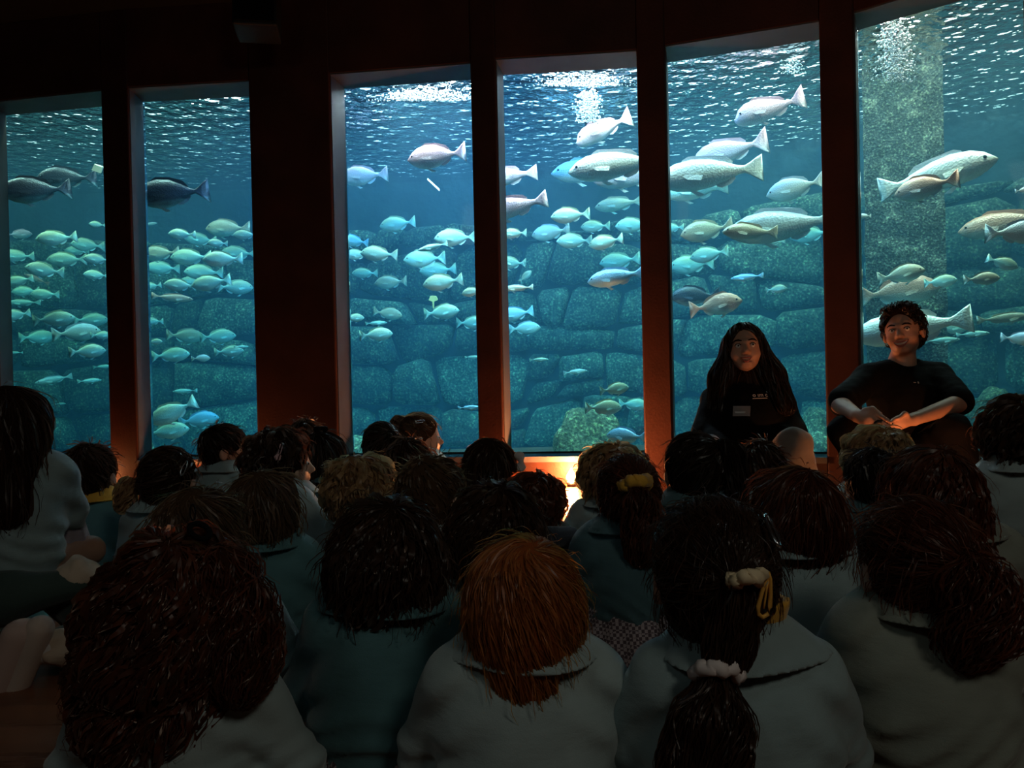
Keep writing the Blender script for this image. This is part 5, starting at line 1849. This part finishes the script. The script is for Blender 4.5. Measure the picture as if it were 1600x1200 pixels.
def make_adult(label, J, fr_, style, hcol, smile, skin, top_m, leg_m, sleeve_end, radii, h=.0062, long_sleeve=True):
    """J: joints as world points, fr_: (yaw, pitch, roll) of the head"""
    gx, gy = J['hip'][0], J['hip'][1]
    base = A3(gx, gy, 0)
    j = {k: np.array(v) - base for k, v in J.items()}
    root = empty('person', base)
    tag(root, label, 'person')
    R = rot('Z', 180 + fr_[0]) @ rot('X', fr_[1]) @ rot('Y', fr_[2])
    hc = j['head']
    wx = A3(.93, 1, 1)
    to_head = lambda p: ((p - hc) @ R) * wx
    from_head = lambda q_: (q_ / wx) @ R.T + hc

    def skin_f(p):
        d = smin(cap(p, j['hip'], j['chest'], .10, .11), cap(p, j['chest'], j['neck'], .09, .06), .05)
        d = smin(d, cap(p, j['neck'] - A3(0, 0, .02), from_head(A3(0, -.015, -.05)[None])[0], .056, .052), .025)
        for s in 'LR':
            d = smin(d, cap(p, j['sh' + s], j['el' + s], .046, .040), .03)
            d = smin(d, cap(p, j['el' + s], j['wr' + s], .043, .027), .012)
            d = smin(d, hand_sdf(p, j['wr' + s], j['pa' + s], j['side' + s] + base, j['curl' + s] + base), .012)
            d = smin(d, cap(p, j['hip'] + A3(0, 0, .02), j['kn' + s], .075, .055), .03)
            d = smin(d, cap(p, j['kn' + s], j['an' + s], .052, .035), .02)
        return smin(d, head_sdf(to_head(p), True, smile), .018)
    allp = np.array(list({k: v for k, v in j.items() if not k.startswith(('side', 'curl'))}.values()))
    lo, hi = allp.min(0) - .16, allp.max(0) + .16
    part('body', skin_f, lo, hi, h * .95, skin, root)

    def top_f(p):
        d = smin(cap(p, j['hip'] + A3(0, 0, .04), j['chest'], radii[0], radii[1]), cap(p, j['shL'] * .8 + j['shR'] * .2 - A3(0, 0, .03), j['shR'] * .8 + j['shL'] * .2 - A3(0, 0, .03), .085, .085), .08)
        d = smin(d, cap(p, j['chest'], j['neck'] - A3(0, 0, .045), radii[1] * .9, .075), .05)
        for s in 'LR': d = smin(d, cap(p, j['neck'] - A3(0, 0, .035), j['sh' + s] + A3(0, 0, .005), .060, .062), .03)
        for s in 'LR':
            e = j['sh' + s] + (j['el' + s] - j['sh' + s]) * sleeve_end
            d = smin(d, cap(p, j['sh' + s], e, .070, .068), .035)
            if long_sleeve: d = smin(d, cap(p, j['el' + s], j['wr' + s], .066, .045), .025)
        d = d + .0035 * wav(p, 26., 3.) + .002 * wav(p, 60., 1.)
        return smax(d, -cap(p, j['neck'] + A3(0, -.015, -.005), j['neck'] + A3(0, -.06, .12), .063, .09), .008)
    part('sweatshirt' if long_sleeve else 't_shirt', top_f, lo, hi, h * 1.2, top_m, root)

    def leg_f(p):
        d = ell(p, j['hip'] + A3(0, .02, 0), (.17, .15, .14))
        for s in 'LR':
            hp = j['hip'] + (j['kn' + s] - j['hip']) * .18
            d = smin(d, cap(p, hp, j['kn' + s], .098, .072), .04)
            d = smin(d, cap(p, j['kn' + s], j['an' + s] + A3(0, 0, .03), .072, .058), .03)
        return smax(d + .006 * wav(p, 34., 2.), .01 - p[..., 2], .01)
    part('trousers', leg_f, lo, hi, h * 1.5, leg_m, root)
    for s in 'LR':
        a, b = j['an' + s] + A3(0, .03, -.02), j['an' + s] + A3(0, -.16, -.03)
        part('shoe', lambda p: smax(smin(cap(p, a, b, .045, .042), cap(p, a, a + A3(0, 0, .05), .045, .042), .03), .004 - p[..., 2], .004), np.minimum(a, b) - .09, np.maximum(a, b) + .1, .011, SHOED, root)
    # hair
    f, hl, hh_ = hair_sdf(style)
    V, Q = sdf_mesh('hair', f, hl, hh_, .0065)
    rng = np.random.default_rng(3)
    sd = V[rng.integers(0, len(V), 900)]
    if style == 'adultlong':
        st = [strands(f, sd, 11, .20 / 11, flow_loose, .004, .0022, rng, .001, 30, avoid=((-.004, .11, -.035), (.070, .098, .114)))]
    else:
        st = [strands(f, sd, 9, .045 / 9, flow_swirl, .008, .0024, rng, .006, 120, avoid=((0, .125, -.022), (.080, .108, .110)))]
    hair_object('hair', from_head(V), Q, [(from_head(a), b, c) for a, b, c in st], HAIR[hcol], root)
    TRI[0] += 2 * len(Q) + 2 * len(st[0][1])
    T_ = lambda *c: from_head(A3(*c)[None])[0]
    for sx in (-1, 1):
        bm = bmesh.new(); bmesh.ops.create_uvsphere(bm, u_segments=14, v_segments=10, radius=.0115)
        bmesh.ops.translate(bm, vec=T_(sx * .031, .0805, -.004), verts=bm.verts)
        eo = bm_obj('eye', bm, EYEW, root, True)
        bm = bmesh.new(); bmesh.ops.create_uvsphere(bm, u_segments=12, v_segments=8, radius=.0060)
        bmesh.ops.translate(bm, vec=T_(sx * .031 - .001, .0870, -.004), verts=bm.verts)
        bm_obj('iris', bm, IRIS, eo, True)
        V_, F_ = tube_mesh([T_(sx * x, y, z) for x, y, z in ((.014, .0955, .0175), (.028, .0945, .0225), (.040, .088, .0215), (.050, .078, .0155))], [.0022, .0036, .0032, .0016], 6)
        link('eyebrow', mesh_np('eyebrow', V_, F_), HAIR[hcol], root)
        V_, F_ = tube_mesh([T_(sx * x, y, z) for x, y, z in ((.018, .0895, -.001), (.026, .0925, .0045), (.036, .0905, .0045), (.044, .083, -.002))], .0016, 5)
        link('eyelashes', mesh_np('eyelashes', V_, F_), HAIR[hcol], root)
    wd = .034 if smile else .022
    up_ = .009 if smile else .003
    zu, zl = (-.0640, -.0865) if smile else (-.0655, -.0835)
    V_, F_ = tube_mesh([T_(x, .0985 - 9 * x * x, zu + up_ * (x / wd) ** 2) for x in np.linspace(-wd, wd, 9)], [.001, .0022, .003, .0034, .003, .0034, .003, .0022, .001], 6)
    link('upper_lip', mesh_np('upper_lip', V_, F_), LIP, root)
    V_, F_ = tube_mesh([T_(x, .0965 - 9 * x * x, zl + (up_ + zu - zl) * (x / wd) ** 2) for x in np.linspace(-wd, wd, 9)], [.001, .0026, .0036, .004, .0042, .004, .0036, .0026, .001], 6)
    link('lower_lip', mesh_np('lower_lip', V_, F_), LIP, root)
    tw = wd * .82
    Vt = [T_(x, .0945 - 8 * x * x, z + up_ * (x / wd) ** 2) for z in (zu - .001, zu - (.013 if smile else .007)) for x in np.linspace(-tw, tw, 7)] + [T_(x, .0915 - 8 * x * x, z + up_ * (x / wd) ** 2) for z in (zu - .001, zu - (.013 if smile else .007)) for x in np.linspace(-tw, tw, 7)]
    Ft = [(k, k + 1, 7 + k + 1, 7 + k) for k in range(6)] + [(14 + k + 1, 14 + k, 21 + k, 21 + k + 1) for k in range(6)] + [(7 + k, 7 + k + 1, 21 + k + 1, 21 + k) for k in range(6)]
    link('teeth', mesh_np('teeth', Vt, Ft), TEETH, root)
    return root, base, top_f


WZ, MZ = 3.7, 3.75
woman, wbase, wtop = make_adult('woman with long black hair, black sweatshirt and name badge, squatting before the window', dict(
    head=P(1163, 543, WZ), neck=P(1166, 592, WZ + .03), chest=P(1168, 655, WZ), hip=P(1171, 762, WZ + .05),
    shL=P(1118, 628, WZ + .02), shR=P(1218, 628, WZ + .02), elL=P(1104, 678, WZ - .06), elR=P(1236, 676, WZ - .06),
    wrL=P(1140, 712, WZ - .30), wrR=P(1196, 712, WZ - .30), paL=P(1156, 716, WZ - .36), paR=P(1182, 716, WZ - .38),
    sideL=A3(0, -.2, 1), sideR=A3(0, -.2, 1), curlL=A3(.6, -.2, -.7), curlR=A3(-.6, -.2, -.7),
    knL=P(1104, 708, WZ - .42), knR=P(1240, 696, WZ - .42), anL=A3(1.00, 3.42, .085), anR=A3(1.34, 3.42, .085)),
    (-14, 8, 3), 'adultlong', 'black', False, SKIN, BLACKC, JEANS, 1.0, (.155, .150))
man, mbase, mtop = make_adult('smiling man with short dark hair and black T-shirt, squatting with forearms on his knees', dict(
    head=P(1411, 517, MZ), neck=P(1409, 566, MZ + .03), chest=P(1410, 628, MZ), hip=P(1412, 735, MZ + .08),
    shL=P(1357, 592, MZ + .0), shR=P(1465, 590, MZ + .0), elL=P(1313, 632, MZ - .20), elR=P(1499, 630, MZ - .22),
    wrL=P(1340, 650, MZ - .42), wrR=P(1428, 655, MZ - .42), paL=P(1356, 655, MZ - .47), paR=P(1406, 660, MZ - .47),
    sideL=A3(.3, -.5, .8), sideR=A3(-.1, -.6, .8), curlL=A3(.5, -.35, -.8), curlR=A3(-.4, -.35, -.85),
    knL=P(1322, 674, MZ - .30), knR=P(1488, 672, MZ - .32), anL=A3(1.62, 3.40, .085), anR=A3(2.08, 3.40, .085)),
    (-38, 4, 6), 'adultshort', 'black', True, SKIN, BLACKC, BLACKC, .92, (.145, .150), long_sleeve=False)

# badge, chest prints, earrings, item in the hands
M_BADGE = simple('badge_card', (0.30, 0.27, 0.26), 0.4)
M_PRINT = simple('chest_print', (0.75, 0.75, 0.75), 0.8)


def on_top(f, base, u, v, z0):
    d = FWD + RIGHT * ((u - 800) / FPX) - UPV * ((v - 600) / FPX)
    t = z0 - .5
    for _ in range(60):
        val = float(f((CAM + d * t - base)[None])[0])
        t += val * .8
        if abs(val) < 2e-4: break
    p = CAM + d * t - base
    return p, grad(f, p[None])[0]


def on_chest(root, f, base, name, u, v, z0, wd, ht, m, off=.003, parent=None):
    p, g = on_top(f, base, u, v, z0)
    x1 = np.cross([0, 0, 1.0], g); x1 /= np.linalg.norm(x1)
    x2 = np.cross(g, x1)
    c = p + g * off
    V = [c + x1 * a * wd / 2 + x2 * b * ht / 2 + g * e for e in (-.0012, .0012) for a, b in ((-1, -1), (1, -1), (1, 1), (-1, 1))]
    F = [(3, 2, 1, 0), (4, 5, 6, 7), (0, 1, 5, 4), (1, 2, 6, 5), (2, 3, 7, 6), (3, 0, 4, 7)]
    return link(name, mesh_np(name, V, F, False), m, parent or root)


def text_on(root, f, base, name, txt, u, v, z0, size, m, off=.004):
    p, g = on_top(f, base, u, v, z0)
    x1 = np.cross([0, 0, 1.0], g); x1 /= np.linalg.norm(x1)
    x2 = np.cross(g, x1)
    cu = bpy.data.curves.new(name, 'FONT'); cu.body = txt; cu.size = size; cu.align_x = 'CENTER'; cu.align_y = 'CENTER'; cu.extrude = .0006
    tmp = bpy.data.objects.new(name, cu); COL.objects.link(tmp)
    me = bpy.data.meshes.new_from_object(tmp.evaluated_get(bpy.context.evaluated_depsgraph_get()))
    bpy.data.objects.remove(tmp); bpy.data.curves.remove(cu)
    mat_ = Matrix(((x1[0], x2[0], g[0], p[0] + g[0] * off), (x1[1], x2[1], g[1], p[1] + g[1] * off), (x1[2], x2[2], g[2], p[2] + g[2] * off), (0, 0, 0, 1)))
    me.transform(mat_)
    me.materials.clear()
    return link(name, me, m, root)


bd = on_chest(woman, wtop, wbase, 'name_badge', 1159, 643, WZ, .078, .050, M_BADGE, .006)
on_chest(woman, wtop, wbase, 'badge_lettering', 1157, 645, WZ, .048, .0075, M_PRINT, .0085, bd)
text_on(woman, wtop, wbase, 'chest_print', 'o ım c', 1187, 618, WZ, .030, M_PRINT)
text_on(woman, wtop, wbase, 'chest_print', 's', 1197, 613, WZ, .018, M_PRINT)
on_chest(woman, wtop, wbase, 'chest_print', 1187, 623, WZ, .072, .0022, M_PRINT, .004)
text_on(man, mtop, mbase, 'chest_print', '~ s', 1431, 598, MZ, .022, M_PRINT)
for u in (1142, 1187):
    c = P(u, 546 if u < 1160 else 545, WZ - .03) - wbase
    bm = bmesh.new(); bmesh.ops.create_uvsphere(bm, u_segments=8, v_segments=6, radius=.0055); bmesh.ops.translate(bm, vec=c, verts=bm.verts)
    bm_obj('earring', bm, METAL, woman, True)
c = P(1380, 661, MZ - .53)
V, F = tube_mesh([(-.035, 0, 0), (-.02, .004, .004), (0, 0, 0), (.02, -.004, .003), (.038, 0, -.004)], [.007, .011, .012, .010, .006], 8)
o = link('gadget', mesh_np('gadget', V, F), M_BLACK); o.location = c
tag(o, 'small dark object held between the smiling man’s hands', 'gadget')

# ---------------------------------------------------------------- candles
M_FLAME = emit('flame', (1.0, 0.62, 0.22), 55.0)
_nt = M_FLAME.node_tree; _nt.nodes.clear()          # a flame lets light through
_o = N(_nt, 'ShaderNodeOutputMaterial'); _e = N(_nt, 'ShaderNodeEmission'); _t = N(_nt, 'ShaderNodeBsdfTransparent'); _a = N(_nt, 'ShaderNodeAddShader')
_e.inputs[0].default_value = (1.0, 0.62, 0.22, 1); _e.inputs[1].default_value = 20.0
_nt.links.new(_e.outputs[0], _a.inputs[0]); _nt.links.new(_t.outputs[0], _a.inputs[1]); _nt.links.new(_a.outputs[0], _o.inputs[0])
M_WAX = simple('candle_wax', (0.85, 0.6, 0.35), 0.5)
M_CUP = simple('tealight_cup', (0.6, 0.55, 0.5), 0.3, metal=1.0)


def candle(x, y, power, label, fs=1.0, tall=.022):
    root = empty('candle', (x, y, 0))
    tag(root, label, 'candle', 'candles on the floor')
    bm = bmesh.new(); bmesh.ops.create_cone(bm, cap_ends=True, segments=24, radius1=.030, radius2=.032, depth=tall); bmesh.ops.translate(bm, vec=(0, 0, tall / 2), verts=bm.verts)
    bm_obj('cup', bm, M_CUP, root, True)
    bm = bmesh.new(); bmesh.ops.create_cone(bm, cap_ends=True, segments=24, radius1=.028, radius2=.028, depth=.004); bmesh.ops.translate(bm, vec=(0, 0, tall + .0025), verts=bm.verts)
    bm_obj('wax', bm, M_WAX, root)
    pr = [(0, .0), (.020, .006), (.034, .020), (.036, .032), (.026, .050), (.012, .072), (.002, .090), (0, .094)]
    V, F = [], []
    for (r, z) in pr:
        for k in range(12):
            V.append((r * fs * math.cos(k * math.pi / 6), r * fs * math.sin(k * math.pi / 6), .006 + tall + z * fs))
    for a in range(len(pr) - 1):
        for k in range(12):
            F.append((a * 12 + k, a * 12 + (k + 1) % 12, a * 12 + 12 + (k + 1) % 12, a * 12 + 12 + k))
    link('flame', mesh_np('flame', V, F), M_FLAME, root)
    l = bpy.data.lights.new('candle_light', 'POINT'); l.energy = power; l.color = (1.0, 0.33, 0.11); l.shadow_soft_size = .02
    lo_ = bpy.data.objects.new('candle_light', l); COL.objects.link(lo_); lo_.location = (x, y - .02, tall + .07)
    return root


cp = at_height(893, 760, 0)
candle(cp[0], cp[1], 65, 'lit candle glowing on the floor below the window right of the narrow pillar', 1.0, .028)
candle(1.72, 2.92, 10, 'lit candle on the floor in front of the smiling man’s feet', .6)
for u_, e_, lb in ((330, 8, 'lit candle on the floor against the low wall under the second window'), (140, 5, 'lit candle on the floor against the low wall under the leftmost window')):
    cx_ = on_front(u_, 745, cols[1][1] if u_ > 200 else cols[0][1], cols[2][0] if u_ > 200 else cols[1][0])
    candle(cx_[0] * .985, cx_[1] * .985, e_, lb, .6)
cp2 = at_height(1331, 781, 0)
candle(cp2[0], cp2[1], .8, 'tiny candle light on the floor under the right-hand pillar', .25)

# ---------------------------------------------------------------- loudspeaker on the wall
c = P(402, 28, 5.15)
root = empty('wall_speaker', (c[0], c[1], 3.08))
root.rotation_euler = (-.12, 0, .16)
tag(root, 'black loudspeaker mounted high on the wide pillar under the ceiling', 'speaker')
bm = bmesh.new(); box(bm, (0, 0, .21), (.285, .24, .40)); bm_obj('cabinet', bm, M_BLACK, root, False, .012)
bm = bmesh.new(); box(bm, (0, -.125, .21), (.25, .012, .36)); bm_obj('grille', bm, BLACKC, root, False, .004)
bm = bmesh.new(); box(bm, (0, .2, .22), (.06, .22, .10)); bm_obj('bracket', bm, M_BLACK, root)
